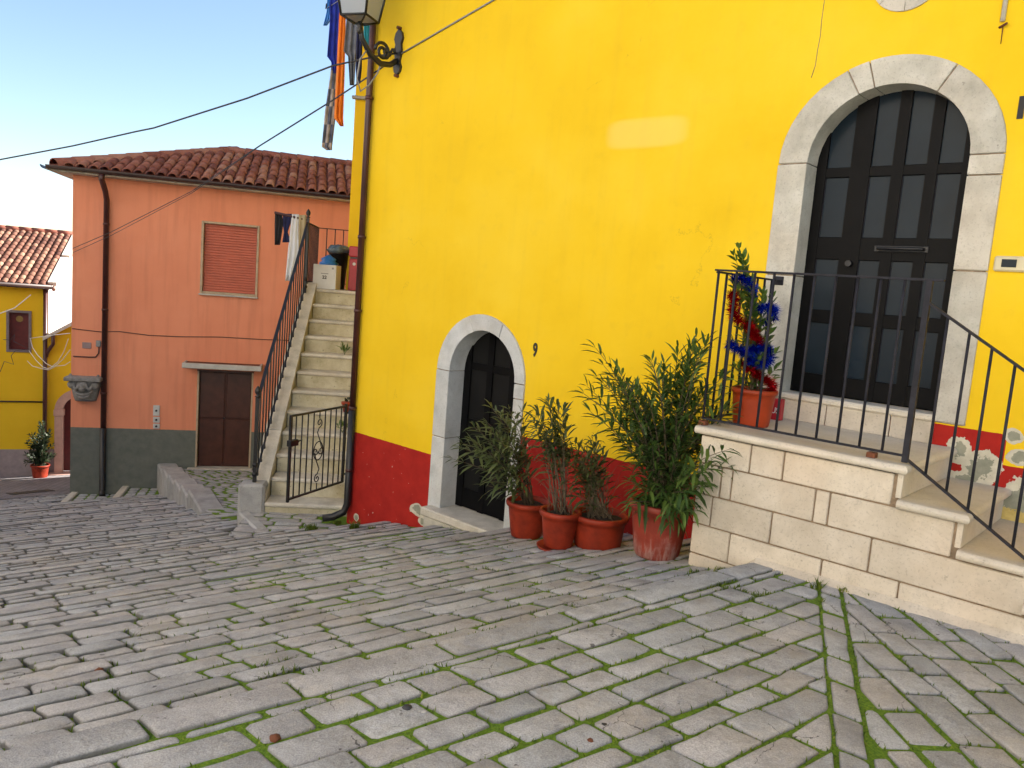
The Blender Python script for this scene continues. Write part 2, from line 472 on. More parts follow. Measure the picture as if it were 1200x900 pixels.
def m_travertine(name, a, b, c, bump=.35, tone=True):
    t = NT(name); f1 = t.noise(5, 6, .6); f2 = t.noise(75, 4, .65); f3 = t.noise(1.7, 3, .5)
    col = t.ramp(f1, [(.25, a), (.5, b), (.75, c)])
    col = t.mix(t.math('MULTIPLY', t.step(f2, .60, .05), .35), col, tuple(x*.55 for x in a))
    col = t.mix(t.math('MULTIPLY', t.step(f3, .55, .12), .25), col, (c[0], c[1]*.86, c[2]*.74))
    col = t.mix(t.math('MULTIPLY', t.step(t.noise(2.6, 7, .7, None, .4), .58, .06), .20), col, tuple(x*.62 for x in a))
    col = t.mix(t.math('MULTIPLY', t.step(t.noise(28, 5, .7), .68, .03), .6), col, tuple(x*.4 for x in a))
    if tone:
        oi = t.n('ShaderNodeObjectInfo').outputs['Random']
        col = t.mix(1.0, col, t.ramp(oi, [(0, .88), (1, 1.08)]), 'MULTIPLY')
    t.base(col); t.rough(.75)
    t.bump(t.math('ADD', t.math('MULTIPLY', f2, .7), f1), bump, .008); M[name] = t.m
m_travertine('block_stone', (.48, .415, .325), (.595, .525, .425), (.68, .61, .51))
m_travertine('tread_stone', (.56, .50, .40), (.64, .58, .48), (.70, .64, .54), .2)
m_travertine('surround_stone', (.42, .395, .33), (.58, .555, .48), (.70, .675, .60), 1.0)
m_travertine('surround_white', (.44, .45, .44), (.57, .585, .58), (.67, .68, .67), .8)
m_travertine('old_step', (.42, .39, .32), (.58, .54, .46), (.70, .66, .57), .5)
m_travertine('kerb_stone', (.26, .26, .255), (.37, .37, .365), (.47, .47, .46), .5)
plain('mortar', (.26, .19, .125), .95, .35, 30, 0, .4, 80)
def m_riser():
    t = NT('old_riser'); f1 = t.noise(4, 6, .65); f2 = t.noise(40, 4, .7)
    c = t.ramp(f1, [(.25, (.34, .29, .17)), (.5, (.52, .47, .33)), (.72, (.66, .62, .48))])
    c = t.mix(t.step(f2, .66, .04), c, (.10, .085, .06)); t.base(c); t.rough(.9); t.bump(f2, .4, .01); M['old_riser'] = t.m
m_riser()
def m_tile():
    t = NT('roof_tile'); f1 = t.noise(6, 4, .6)
    oi = t.n('ShaderNodeObjectInfo').outputs['Random']
    c = t.ramp(oi, [(0, (.18, .055, .038)), (.35, (.26, .080, .050)), (.7, (.33, .115, .072)), (1, (.42, .21, .14))])
    c = t.mix(1.0, c, t.ramp(f1, [(.3, .7), (.7, 1.2)]), 'MULTIPLY')
    li = t.noise(14, 3, .6); c = t.mix(t.math('MULTIPLY', t.step(li, .62, .06), .4), c, (.24, .21, .16))
    t.base(c); t.rough(.85); M['roof_tile'] = t.m
m_tile()
def m_tile2():
    t = NT('roof_tile_far'); at = t.n('ShaderNodeAttribute', attribute_name='tone').outputs['Fac']
    t.base(t.ramp(at, [(0, (.10, .035, .022)), (.5, (.20, .085, .055)), (1, (.36, .21, .14))])); t.rough(.85); M['roof_tile_far'] = t.m
m_tile2()
def m_pot_stained():
    t = NT('pot_stained'); sp = t.n('ShaderNodeSeparateXYZ'); t.t.links.new(t.coord(), sp.inputs[0])
    f = t.noise(9, 6, .7); k = t.math('ADD', sp.outputs[2], t.math('MULTIPLY', t.math('SUBTRACT', f, .5), -.5))
    mp = t.n('ShaderNodeMapping'); t.t.links.new(t.coord(), mp.inputs[0]); mp.inputs['Scale'].default_value = (30, 30, 3)
    g = t.noise(1.0, 4, .7, mp.outputs[0])
    c = t.ramp(f, [(.3, (.18, .020, .008)), (.7, (.29, .032, .012))])
    s_ = t.math('MULTIPLY', t.math('SUBTRACT', 1.0, t.step(k, .10, .09)), t.step(g, .48, .1))
    t.base(t.mix(t.math('MULTIPLY', s_, .45), c, (.42, .33, .29))); t.rough(.6); M['pot_stained'] = t.m
m_pot_stained()
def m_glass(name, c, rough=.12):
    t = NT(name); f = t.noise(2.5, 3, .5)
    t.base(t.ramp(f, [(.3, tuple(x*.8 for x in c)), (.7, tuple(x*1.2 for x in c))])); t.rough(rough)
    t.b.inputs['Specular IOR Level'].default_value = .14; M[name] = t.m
m_glass('frosted_glass', (.010, .018, .027), .25)  # bluish base colour stands in for sky reflected in the door panes
m_glass('dark_glass', (.010, .010, .010), .4)
def m_lampglass():
    t = NT('lamp_glass'); t.base((.75, .8, .85)); t.rough(.35)
    t.b.inputs['Transmission Weight'].default_value = .75; M['lamp_glass'] = t.m
m_lampglass()
def m_check():
    t = NT('cloth_check'); uv = t.n('ShaderNodeUVMap', uv_map='UVMap').outputs[0]
    ck = t.n('ShaderNodeTexChecker'); t.t.links.new(uv, ck.inputs[0]); ck.inputs['Scale'].default_value = 9
    ck.inputs[1].default_value = (.10, .11, .16, 1); ck.inputs[2].default_value = (.42, .36, .33, 1)
    nz = t.noise(9, 3, .5); c = t.mix(1.0, ck.outputs[0], t.ramp(nz, [(.3, .6), (.7, 1.3)]), 'MULTIPLY')
    t.base(c); t.rough(.9); M['cloth_check'] = t.m
m_check()
def m_lane():
    t = NT('lower_paving')
    br = t.n('ShaderNodeTexBrick'); mp = t.n('ShaderNodeMapping'); t.t.links.new(t.coord(), mp.inputs[0])
    mp.inputs['Rotation'].default_value = (0, 0, math.radians(28)); t.t.links.new(mp.outputs[0], br.inputs[0])
    br.inputs['Scale'].default_value = 2.2; br.inputs['Mortar Size'].default_value = .03
    br.inputs['Color1'].default_value = (.21, .20, .22, 1); br.inputs['Color2'].default_value = (.27, .25, .26, 1); br.inputs['Mortar'].default_value = (.09, .085, .09, 1)
    nz = t.noise(1.5, 5, .6); t.base(t.mix(1.0, br.outputs[0], t.ramp(nz, [(.3, .75), (.7, 1.15)]), 'MULTIPLY')); t.rough(.8)
    M['lower_paving'] = t.m
m_lane()

# =================================================================== GROUND AND PAVING
def moss_at(u, n):
    # moss fills the joints in the little square, thins out down the lane and on its far side
    a = 1.0 - max(0, (-2.0-u))*0.09 - max(0, n-2.8)*0.20
    if u < -7: a -= .1
    return max(0.12, min(1.0, a))
def build_ground():
    mb = MB(); us = []
    # rows of constant w so that the small steps stay crisp
    ws = []
    w = 6.0
    while w > STEP0: ws.append(w); w -= .35
    k = 0
    while True:
        e = STEP0-k
        if k > 20: break
        ws += [e+.004, e-.004, e-.33, e-.66]; k += 1
    ws += [e-.9, e-2.5, e-5, e-9, e-16, -60, -150]
    ws = sorted(set(ws), reverse=True)
    ns = list(np.arange(-14, 14.1, .5)) + [22, 40, 90]; ns = [-90, -40, -24] + ns
    pts = []; uvm = []
    for w in ws:
        for n in ns:
            u = w - SL*(n-.6)
            z = g_w(w)
            ms = moss_at(u, n)
            P = W.p(u, n, z - (.009 if ms > .6 else .014+.034*(1-ms)))
            pts.append(P); uvm.append((ms, ms, ms, 1))
    fs = []
    c = len(ns)
    for i in range(len(ws)-1):
        for j in range(c-1):
            fs.append((i*c+j, i*c+j+1, (i+1)*c+j+1, (i+1)*c+j))
    mb.mesh(pts, fs); mb.col = uvm
    return mb.build('ground', M['joint'], None, col='moss')
ground = struct(build_ground())

def clip(poly, a, b, c):            # keep a*x+b*y >= c
    out = []
    for i in range(len(poly)):
        p, q = poly[i], poly[(i+1) % len(poly)]
        dp = a*p[0]+b*p[1]-c; dq = a*q[0]+b*q[1]-c
        if dp >= 0: out.append(p)
        if dp*dq < 0:
            t = dp/(dp-dq); out.append((p[0]+t*(q[0]-p[0]), p[1]+t*(q[1]-p[1])))
    return out
def area(poly):
    return .5*sum(poly[i][0]*poly[(i+1) % len(poly)][1]-poly[(i+1) % len(poly)][0]*poly[i][1] for i in range(len(poly)))
def soften(poly, rc):                # cut the corners and wobble long edges
    out = []
    k = len(poly)
    for i in range(k):
        p0, p, p1 = poly[i-1], poly[i], poly[(i+1) % k]
        for q, s in ((p0, 1), (p1, -1)):
            L_ = math.hypot(q[0]-p[0], q[1]-p[1])
            if L_ < 1e-6: continue
            d = min(rc*R(.4, 1.9), L_*.3)
            out.append((p[0]+(q[0]-p[0])*d/L_, p[1]+(q[1]-p[1])*d/L_))
        L_ = math.hypot(p1[0]-p[0], p1[1]-p[1])
        if L_ > .22:
            nx, ny = (p1[1]-p[1])/L_, -(p1[0]-p[0])/L_
            for tt in ((.5,) if L_ < .4 else (.33, .67)):
                j = R(-.007, .006)
                out.append((p[0]+(p1[0]-p[0])*tt+nx*j, p[1]+(p1[1]-p[1])*tt+ny*j))
    return out
def inset(poly, d):
    cx = sum(p[0] for p in poly)/len(poly); cy = sum(p[1] for p in poly)/len(poly)
    out = []
    for p in poly:
        l = math.hypot(p[0]-cx, p[1]-cy) or 1
        k = max(.3, 1-d/l); out.append((cx+(p[0]-cx)*k, cy+(p[1]-cy)*k))
    return out
def stone(mb, poly, zf, F=W, lift=0.0, tone=None, deep=.09, bev=.009):
    """poly: plan polygon in frame F's (u,n); zf(u,n) gives the surface height"""
    if area(poly) < 0: poly = poly[::-1]
    cx = sum(p[0] for p in poly)/len(poly); cy = sum(p[1] for p in poly)/len(poly)
    z0 = zf(cx, cy)
    eps = .05
    sx = (zf(cx+eps, cy)-zf(cx-eps, cy))/(2*eps); sy = (zf(cx, cy+eps)-zf(cx, cy-eps))/(2*eps)
    if abs(sx) > .4: sx = -.2 if False else .16
    if abs(sy) > .4: sy = .03
    sx += R(-.02, .02); sy += R(-.02, .02); z0 += R(-.005, .006)+lift
    def zz(p, d): return z0+(p[0]-cx)*sx+(p[1]-cy)*sy-d
    o = poly; a = inset(o, bev*.35); i = inset(o, bev*1.5)
    rings = [[F.p(p[0], p[1], zz(p, deep)) for p in o], [F.p(p[0], p[1], zz(p, bev)) for p in o],
             [F.p(p[0], p[1], zz(p, bev*.4)) for p in a], [F.p(p[0], p[1], zz(p, 0)) for p in i]]
    k = len(o); pts = sum(rings, []); fs = []
    t = tone or (R(.78, 1.12),)
    if len(t) == 1:
        h = R(-.04, .05); t = (t[0]*(1+h), t[0], t[0]*(1-h*.6), 1)
    base = len(mb.v)
    mb.v += pts; mb.uv += [(0, 0)]*len(pts)
    for kk in (.30, .40, .70, 1.0): mb.col += [(t[0]*kk, t[1]*kk, t[2]*kk, 1)]*k     # tone darkens towards the edges and down the sides
    for r in range(3):
        for q in range(k):
            mb.f.append((base+r*k+q, base+r*k+(q+1) % k, base+(r+1)*k+(q+1) % k, base+(r+1)*k+q)); mb.sm.append(r > 0)
    mb.f.append(tuple(base+3*k+q for q in range(k))); mb.sm.append(True)
    return (cx, cy, z0)

# keep-out polygons in plan (pad, forecourt, terraces and houses stand there)
def inpoly(x, y, poly):
    r = False; k = len(poly)
    for i in range(k):
        a, b = poly[i], poly[(i+1) % k]
        if (a[1] > y) != (b[1] > y) and x < (b[0]-a[0])*(y-a[1])/(b[1]-a[1])+a[0]: r = not r
    return r
# stair pad -------------------------------------------------------
PAD_Z = -2.965
pad = [W.loc(S.p(-.16, .95, 0)), W.loc(S.p(-.12, -.05, 0)), W.loc(S.p(1.05, -.05, 0)), (-7.58, .0), W.loc(S.p(.95, .62, 0))]
# forecourt before the orange door --------------------------------
fA = O.hit(206, 549); fB = O.hit(330, 552)
fC = ground_hit(250, 603); fD = ground_hit(296, 612)
fE = S.p(-.32, -.3, 0)
def fc_z(P):        # tilted plane through the door threshold and the near edge
    t = ((P-fA).dot(O.n))/((fC-fA).dot(O.n)); return fA.z + (fC.z+.02-fA.z)*t
kA = O.hit(184, 549)
fore = [W.loc(O.hit(196, 549)), W.loc(fB), W.loc(S.p(-.32, -3.5, 0)), W.loc(S.p(-.32, .5, 0)), W.loc(fD), W.loc(fC), W.loc(ground_hit(240, 601.5))]
orange_base = [W.loc(O.p(u, n, 0)) for u, n in ((-2.76, .55), (6, .55), (6, -6), (-2.76, -6))]
KEEP = [pad, fore, orange_base]

SPINE = lambda n: -1.54 + .427*(n-1.01)
polys = []      # (poly, lift, joint-kind)
JT = .0085
def add_course(w0, cw, kerb):
    n = -7.0 if w0 < -7.6 else R(-.1, .1)
    while n < 9.5:
        ln = R(.45, 1.0) if kerb else R(.18, .40)
        j = lambda: R(-.010, .010) if w0 > -3 else R(-.008, .008)
        jw_ = JT if w0 > -2.6 else min(.026, JT+.005*(-2.6-w0))
        q = [(w0-jw_+j(), n+JT+j()), (w0-cw+jw_+j(), n+JT+j()), (w0-cw+jw_+j(), n+ln-JT+j()), (w0-jw_+j(), n+ln-JT+j())]
        q = [(w - SL*(nn-.6), nn) for w, nn in q]
        yield q
        n += ln
def wallclip(q):
    cu = sum(p[0] for p in q)/len(q)
    if cu > -.22: q = clip(q, 0, 1, .012)
    elif cu > -2.46: q = clip(q, 0, 1, 1.015)
    elif cu > -7.66: q = clip(q, 0, 1, .012)
    if len(q) > 2 and -6.16 < cu < -4.9: q = clip(q, 0, 1, .17)
    return q
def accept(q, kerb, lift=0):
    q = wallclip(q)
    if len(q) < 3 or abs(area(q)) < .003: return
    cu = sum(p[0] for p in q)/len(q); cn = sum(p[1] for p in q)/len(q)
    if any(inpoly(cu, cn, k) for k in KEEP): return
    if cu < -7.66 and cn < -.05:
        P = W.p(cu, cn, 0)
        if (P-S.o).dot(S.x) > .9 : return
    polys.append((soften(q, .011), lift))
# left part: courses across the lane
w = 2.4
edges = []
while w > -17.5:
    if w > STEP0:
        nxt = w-R(.12, .178)
        if w-STEP0 < .20: nxt = STEP0
        elif w-STEP0 < .36: nxt = STEP0+.165
        kerb = nxt == STEP0
    else:
        k = math.floor(STEP0-w+1e-6); end = STEP0-(k+1); rem = w-end
        if rem < .22: nxt = end
        elif rem < .33: nxt = end+.15
        else: nxt = w-R(.11, .16)
        kerb = nxt == end
    cw = w-nxt
    for q in add_course(w, cw, kerb):
        c = sum(p[0] for p in q)/4, sum(p[1] for p in q)/4
        # left of the spine line only
        if w > -2.4:
            if c[1] < 8: q = clip(q, -1, .427, 1.54+.427*1.01+.074) if True else q
        if len(q) >= 3: accept(q, kerb, .004 if kerb else 0)
    w = nxt
# spine
n = .9
sd = Vector((.427, 1)).normalized()
while n < 9:
    ln = R(.22, .36)
    u0, u1 = SPINE(n+.012), SPINE(n+ln-.012)
    q = [(u0-.056+R(-.006, .006), n+.012), (u0+.056+R(-.006, .006), n+.012), (u1+.056+R(-.006, .006), n+ln-.012), (u1-.056+R(-.006, .006), n+ln-.012)]
    accept(q, True); n += ln
# right part: courses at 45 degrees
s2 = math.sqrt(.5)
b = -9.0
while b < 9:
    bw = R(.128, .182); a = -9+R(0, .3)
    while a < 10:
        ln = R(.19, .38)
        j = lambda: R(-.009, .009)
        q = [(a+JT+j(), b+JT+j()), (a+ln-JT+j(), b+JT+j()), (a+ln-JT+j(), b+bw-JT+j()), (a+JT+j(), b+bw-JT+j())]
        q = [(s2*x - s2*y - 1.0, s2*x + s2*y + 1.3) for x, y in q]
        c = sum(p[0] for p in q)/4, sum(p[1] for p in q)/4
        a += ln
        if not (-2.1 < c[0] < 3.5 and (.8 if c[0] < -.2 else -.2) < c[1] < 8.5): continue
        q = clip(q, 1, -.427, -1.54-.427*1.01+.076)
        if len(q) >= 3: accept(q, False)
    b += bw
# rank by how large they show
def score(q):
    cu = sum(p[0] for p in q)/len(q); cn = sum(p[1] for p in q)/len(q)
    P = W.p(cu, cn, gz(cu, cn))
    zc = P.dot(CAM_F)
    if zc < .3: return 0
    x = 600+F_PX*P.dot(CAM_R)/zc; y = 450-F_PX*P.dot(CAM_U)/zc
    if not (-10 < x < 1210 and -10 < y < 910): return 0
    return abs(area(q))*abs(P.z)/zc**3
polys.sort(key=lambda t: -score(t[0]))
rest = MB()
STONES = []
for i, (q, lift) in enumerate(polys):
    if i < 300:
        mb = MB(); c = stone(mb, q, gz, W, lift)
        o = mb.build('paving_stone', M['paving_stone'], ground, col='tone')
    else: c = stone(rest, q, gz, W, lift)
    STONES.append((q, c))
o = rest.build('paving_stones', M['paving_stone'], ground, col='tone', fixn=False); o['kind'] = 'stuff'

# lower lane at the far end, laid in flat slabs
mb = MB()
for w0, w1, nn0, nn1 in ((-17.45, -31, -14, 9),):
    a = []
    for w in np.linspace(w0, w1, 12):
        for n in (nn0, nn1): a.append(W.p(w-SL*(n-.6), n, g_w(w)+.004))
    mb.mesh(a, [(2*i, 2*i+1, 2*i+3, 2*i+2) for i in range(11)])
struct(mb.build('lower_lane', M['lower_paving']))

# stair pad
mb = MB(); mb.plate([W.p(u, n, PAD_Z-.012) for u, n in pad], .35); mb.col = [(.6, .6, .6, 1)]*len(mb.v)
padob = struct(mb.build('stair_pad', M['joint'], None, col='moss'))
mb = MB()
sq = [S.loc(W.p(u, n, 0)) for u, n in pad]
v = .95
while v > -.02:
    bw = R(.13, .18); u = -.2
    while u < 1.1:
        ln = R(.22, .42)
        q = [(u+.01, v-.01), (u+.01, v-bw+.01), (u+ln-.01, v-bw+.01), (u+ln-.01, v-.01)]
        cu, cv = u+ln/2, v-bw/2
        if inpoly(cu, cv, sq) and W.loc(S.p(cu, cv, 0))[1] > .12:
            mb2 = MB(); stone(mb2, soften(q, .025), lambda a, b: PAD_Z-S.o.z, S); mb2.build('paving_stone', M['paving_stone'], padob, col='tone')
        u += ln
    v -= bw
# forecourt
mb = MB(); mb.plate([W.p(u, n, fc_z(W.p(u, n, 0))-.010) for u, n in fore], .9); mb.col = [(.85, .85, .85, 1)]*len(mb.v)
foreob = struct(mb.build('forecourt', M['joint'], None, col='moss'))
fo = [O.loc(W.p(u, n, 0)) for u, n in fore]
v = .05; row = 0
while v < 5.2:
    bw = R(.17, .22); u = -4.4+R(0, .2)
    while u < 3:
        ln = R(.17, .30)
        q = [(u+.012, v+.012), (u+.012, v+bw-.012), (u+ln-.012, v+bw-.012), (u+ln-.012, v+.012)]
        q = [(x+.45*y+R(-.01, .01), y+R(-.01, .01)) for x, y in q]
        c = (sum(p[0] for p in q)/4, sum(p[1] for p in q)/4)
        if inpoly(c[0], c[1], fo):
            mb2 = MB(); stone(mb2, soften(inset(q, .024), .03), lambda a, b: fc_z(O.p(a, b, 0)), O, 0, (R(.85, 1.2),)); mb2.build('paving_stone', M['paving_stone'], foreob, col='tone')
        u += ln
    v += bw
# retaining kerb of the forecourt: one thing of big blocks
k0 = kA; k1 = ground_hit(229, 600)
kd = Vector((k1.x-k0.x, k1.y-k0.y, 0)); kl = kd.length
K = Frame((k0.x, k0.y, 0), kd)
if K.n.dot(fA-k0) < 0: side = 1
else: side = -1
kroot = thing('retaining_kerb', k0+Vector((0, 0, -.7)), 'low retaining kerb of big grey stone blocks beside the cobbled forecourt', 'kerb')
nb = 6
for i in range(nb):
    u0, u1 = kl*i/nb+.008, kl*(i+1)/nb-.008+(.45 if i == nb-1 else 0)
    P = K.p((u0+u1)/2, 0, 0); zt = fc_z(P)+.05+R(-.01, .01)
    mb = MB(); w0 = R(.33, .37)
    mb.box(K, u0, u1, min(0, -side*w0), max(0, -side*w0), min(zt-.5, gP(P)-.1), zt, .025)
    mb.build('kerb_block', M['kerb_stone'], kroot)
# two small cobbled terraces against the orange house
for x0, x1, yb, nm in ((84, 146, 588, 'lower'), (144, 190, 586, 'upper')):
    P0 = O.hit(x0, 578 if nm == 'lower' else 571); P1 = O.hit(x1, 577 if nm == 'lower' else 570)
    a, b_ = O.loc(P0)[0], O.loc(P1)[0]; zt = P0.z
    dep = .75 if nm == 'lower' else .95
    mb = MB(); mb.box(O, a+.13, b_, -.05, dep, zt-.9, zt-.012)
    mb.col = [(.45, .45, .45, 1)]*len(mb.v); tob = struct(mb.build('terrace', M['joint'], None, col='moss'))
    mb = MB(); mb.box(O, a-.02, a+.12, -.02, dep+.05, zt-.95, zt+.03, .02); mb.build('edge_stone', M['tread_stone'], tob)
    mb = MB(); mb.box(O, a+.14, b_, dep+.005, dep+.12, zt-.95, zt+.0, .02); mb.build('edge_stone', M['kerb_stone'], tob)
    u = a+.14
    while u < b_-.05:
        ln = R(.14, .22); v = .02
        while v < dep-.06:
            bw = R(.13, .22)
            q = [(u+.012, v+.012), (u+.012, v+bw-.012), (u+ln-.012, v+bw-.012), (u+ln-.012, v+.012)]
            mb2 = MB(); stone(mb2, soften(q, .025), lambda a, b: zt, O, 0, (R(.85, 1.15),)); mb2.build('paving_stone', M['paving_stone'], tob, col='tone')
            v += bw
        u += ln

# grass and moss tufts in the joints
def blade(mb, P, h, lean, w, tone):
    a = R(0, 6.283); d = Vector((math.cos(a), math.sin(a), 0)); s = Vector((-d.y, d.x, 0))*w
    t = (tone, tone, tone, 1)
    m_ = P+d*lean*.4+Vector((0, 0, h*.6)); tip = P+d*lean+Vector((0, 0, h))
    mb.mesh([P-s, P+s, m_+s*.7, m_-s*.7, tip], [(0, 1, 2, 3), (3, 2, 4)], False, t)
gr = MB()
for q, (cx, cy, z0) in STONES:
    P = W.p(cx, cy, z0); dist = P.length
    if dist > 9 or cx > 1.5 or score(q) == 0: continue
    ms = moss_at(cx, cy)
    k = len(q)
    for i in range(k):
        p, p1 = q[i], q[(i+1) % k]
        L_ = math.hypot(p1[0]-p[0], p1[1]-p[1])
        cnt = L_*(48 if dist < 5 else 20)*max(0, ms-.25)*R(.0, 1.6)
        for _ in range(int(cnt)+(random.random() < cnt % 1)):
            t = random.random(); x = p[0]+(p1[0]-p[0])*t; y = p[1]+(p1[1]-p[1])*t
            l = math.hypot(x-cx, y-cy); x += (x-cx)/l*R(.0, .016); y += (y-cy)/l*R(0, .016)
            zb = gz(x, y)-.016
            if abs(zb-z0) > .15: continue
            blade(gr, W.p(x, y, zb), R(.012, .030), R(0, .02), R(.0022, .005), min(1, max(0, random.gauss(.5, .22))))
def tuft(px, py, n_, h, spread, tone=.5):
    P = ground_hit(px, py); pu0, pn0 = W.loc(P)
    near = [q for q, c in STONES if abs(c[0]-pu0) < .7 and abs(c[1]-pn0) < .7]
    for _ in range(int(n_*4)):
        a = R(0, 6.283); r = spread*math.sqrt(random.random())
        Q = P+Vector((math.cos(a)*r, math.sin(a)*r, 0)); Q.z = max(gP(Q)-.02, P.z-.1)
        qu, qn = W.loc(Q)
        if any(inpoly(qu, qn, inset(s_, .006)) for s_ in near): continue
        blade(gr, Q, h*R(.3, 1.0), h*R(.1, .8), R(.0025, .0055), min(1, max(0, random.gauss(tone, .2))))
for a in ((958, 688, 60, .07, .05, .6), (987, 692, 40, .05, .03, .9), (1021, 700, 50, .055, .04, .95), (1008, 668, 10, .04, .03), (325, 782, 120, .05, .10), (305, 788, 60, .04, .07), (380, 795, 80, .05, .05),
          (362, 620, 60, .09, .10), (413, 618, 70, .11, .07, .4), (436, 618, 20, .06, .04), (850, 690, 120, .05, .12), (880, 697, 120, .05, .10), (815, 672, 80, .045, .07), (845, 668, 60, .045, .05),
          (890, 715, 60, .04, .06), (700, 672, 40, .03, .06), (395, 612, 25, .05, .05), (970, 706, 60, .05, .04), (905, 880, 30, .03, .04), (575, 668, 50, .04, .08), (640, 700, 40, .03, .08)):
    tuft(*a)
g = gr.build('joint_grass', M['grass'], None, col='tone', fixn=False)
tag(g, 'bright green grass and moss growing in the paving joints', 'grass', None, 'stuff')
# pebbles and rusty scraps on the paving
for px, py, c, r, lab in ((477, 830, 'dark_grey', .020, 'round dark pebble next to a smaller grey one on the mossy paving'), (497, 834, 'kerb_stone', .012, 'tiny grey pebble next to a larger dark one on the mossy paving'),
                          (708, 851, 'dark_grey', .017, 'dark pebble with a small reddish scrap near it on the paving'), (692, 868, 'rust', .013, 'tiny reddish scrap near a dark pebble on the paving'),
                          (322, 866, 'rust', .022, 'flat rusty scrap lying on a grey stone by itself, below the grass tufts'), (116, 786, 'rust', .020, 'rusty brown scrap lying by itself on the bare, moss-free side of the lane')):
    P = ground_hit(px, py); mb = MB()
    mb.lathe(P+Vector((0, 0, -.004)), [(r*.6, 0), (r, r*.25), (r*.8, r*.6), (r*.3, r*.8)], 9)
    for v in mb.v: v += Vector((R(-.2, .2)*r, R(-.2, .2)*r, 0))
    tag(mb.build('pebble' if c != 'rust' else 'rusty_scrap', M[c]), lab, 'pebble' if c != 'rust' else 'scrap')

# =================================================================== YELLOW HOUSE
def arch_pts(u0, u1, zs, zt, zb, k=20):
    """outline of an arched opening, from bottom left up and over to bottom right"""
    cu, a = (u0+u1)/2, (u1-u0)/2; h = zt-zs
    return [(u0, zb)] + [(cu-a*math.cos(math.pi*i/k), zs+h*math.sin(math.pi*i/k)) for i in range(k+1)] + [(u1, zb)]
BIG_O = (-2.62, -1.18, 1.045, 1.715); BIG_I = (-2.405, -1.372, 1.045, 1.53); BIG_B = -.60
SM_O = (-6.15, -4.905, -.905, -.28); SM_I = (-5.955, -5.03, -.905, -.44); SM_B = -2.375
house = thing('yellow_house', W.p(-4, -.3, -2.0), 'large bright yellow plastered house with a red painted base and two arched doors', 'house')
U0, U1, ZB, ZT = -7.61, 4.0, -3.6, 6.2
def wall_sheet():
    mb = MB()
    ins = .03
    outer = [(U0, ZB), (U1, ZB), (U1, ZT), (U0, ZT)]
    h1 = arch_pts(BIG_O[0]+ins, BIG_O[1]-ins, BIG_O[2], BIG_O[3]-ins, BIG_B-.02)
    h2 = arch_pts(SM_O[0]+ins, SM_O[1]-ins, SM_O[2], SM_O[3]-ins, SM_B-.02)
    h3 = [(-1.88+.13*math.cos(a), 2.22+.13*math.sin(a)) for a in np.linspace(0, 2*math.pi, 20, endpoint=False)]
    loops = [outer, h1[::-1], h2[::-1], h3[::-1]]
    flat = sum(loops, [])
    tris = tessellate_polygon([[Vector((u, z, 0)) for u, z in l] for l in loops])
    pts = [W.p(u, 0, z) for u, z in flat]
    mb.mesh(pts, [tuple(t) for t in tris]); mb.uv = [(u, z) for u, z in flat]
    return mb
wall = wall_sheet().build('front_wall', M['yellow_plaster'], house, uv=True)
# make sure the sheet faces the street (bump mapping)
def quadwall(name, P, mat, parent, s0=20.0):
    mb = MB(); a, b_ = P[0], P[1]
    L_ = (Vector((b_.x-a.x, b_.y-a.y, 0))).length
    mb.face(P, uv=[(s0, a.z), (s0+L_, b_.z), (s0+L_, P[2].z), (s0, P[3].z)])
    return mb.build(name, mat, parent, uv=True)
# side wall along the outside stair, back and far ends (the house is a closed body)
c0 = W.p(U0, 0, 0)
sd_ = -S.n
def z_(P, z): return Vector((P.x, P.y, z))
cs = c0 + sd_*7.5
quadwall('side_wall', [z_(cs, ZB), z_(c0, ZB), z_(c0, ZT), z_(cs, ZT)], M['yellow_plaster'], house, 12)
ce = W.p(U1, 0, 0); cb = ce - W.n*7
quadwall('end_wall', [z_(ce, ZB), z_(cb, ZB), z_(cb, ZT), z_(ce, ZT)], M['yellow_plaster'], house, 12)
quadwall('back_wall', [z_(cb, ZB), z_(cs, ZB), z_(cs, ZT), z_(cb, ZT)], M['yellow_plaster'], house, 12)
mb = MB(); ov = [c0+W.n*.35-W.x*.3, ce+W.n*.35+W.x*.3, cb-W.n*.3+W.x*.3, cs-W.n*.3-W.x*.3]
mb.plate([z_(p, ZT+.12) for p in ov], .12)
ctr = sum((p for p in ov), Vector())/4
rf = mb.build('eaves_slab', M['lime_plaster'], house)
mb = MB()
for i in range(4): mb.face([z_(ov[i], ZT+.125), z_(ov[(i+1) % 4], ZT+.125), z_(ctr, ZT+1.9)])
mb.build('roof', M['roof_tile'], house)
# rear wing facing the stair head, with a thin grey ledge
wl_ = at_depth(407.5, 288, 14.0); RW = Frame((wl_.x, wl_.y, 0), (.995, .10, 0))
mb = MB(); mb.box(RW, 0, 3.6, -7, 0, -3.6, 8.0)  # unseen depth and height stretched to shade the orange roof
mb.uv = [(20+.3*i, 3+.1*i) for i in range(len(mb.v))]
wing = mb.build('rear_wing', M['yellow_plaster'], house, uv=True)
zl = at_depth(414, 113, 14.0).z
mb = MB(); mb.box(RW, -.05, 1.2, 0, .10, zl-.05, zl, .01); mb.build('ledge', M['kerb_stone'], wing)

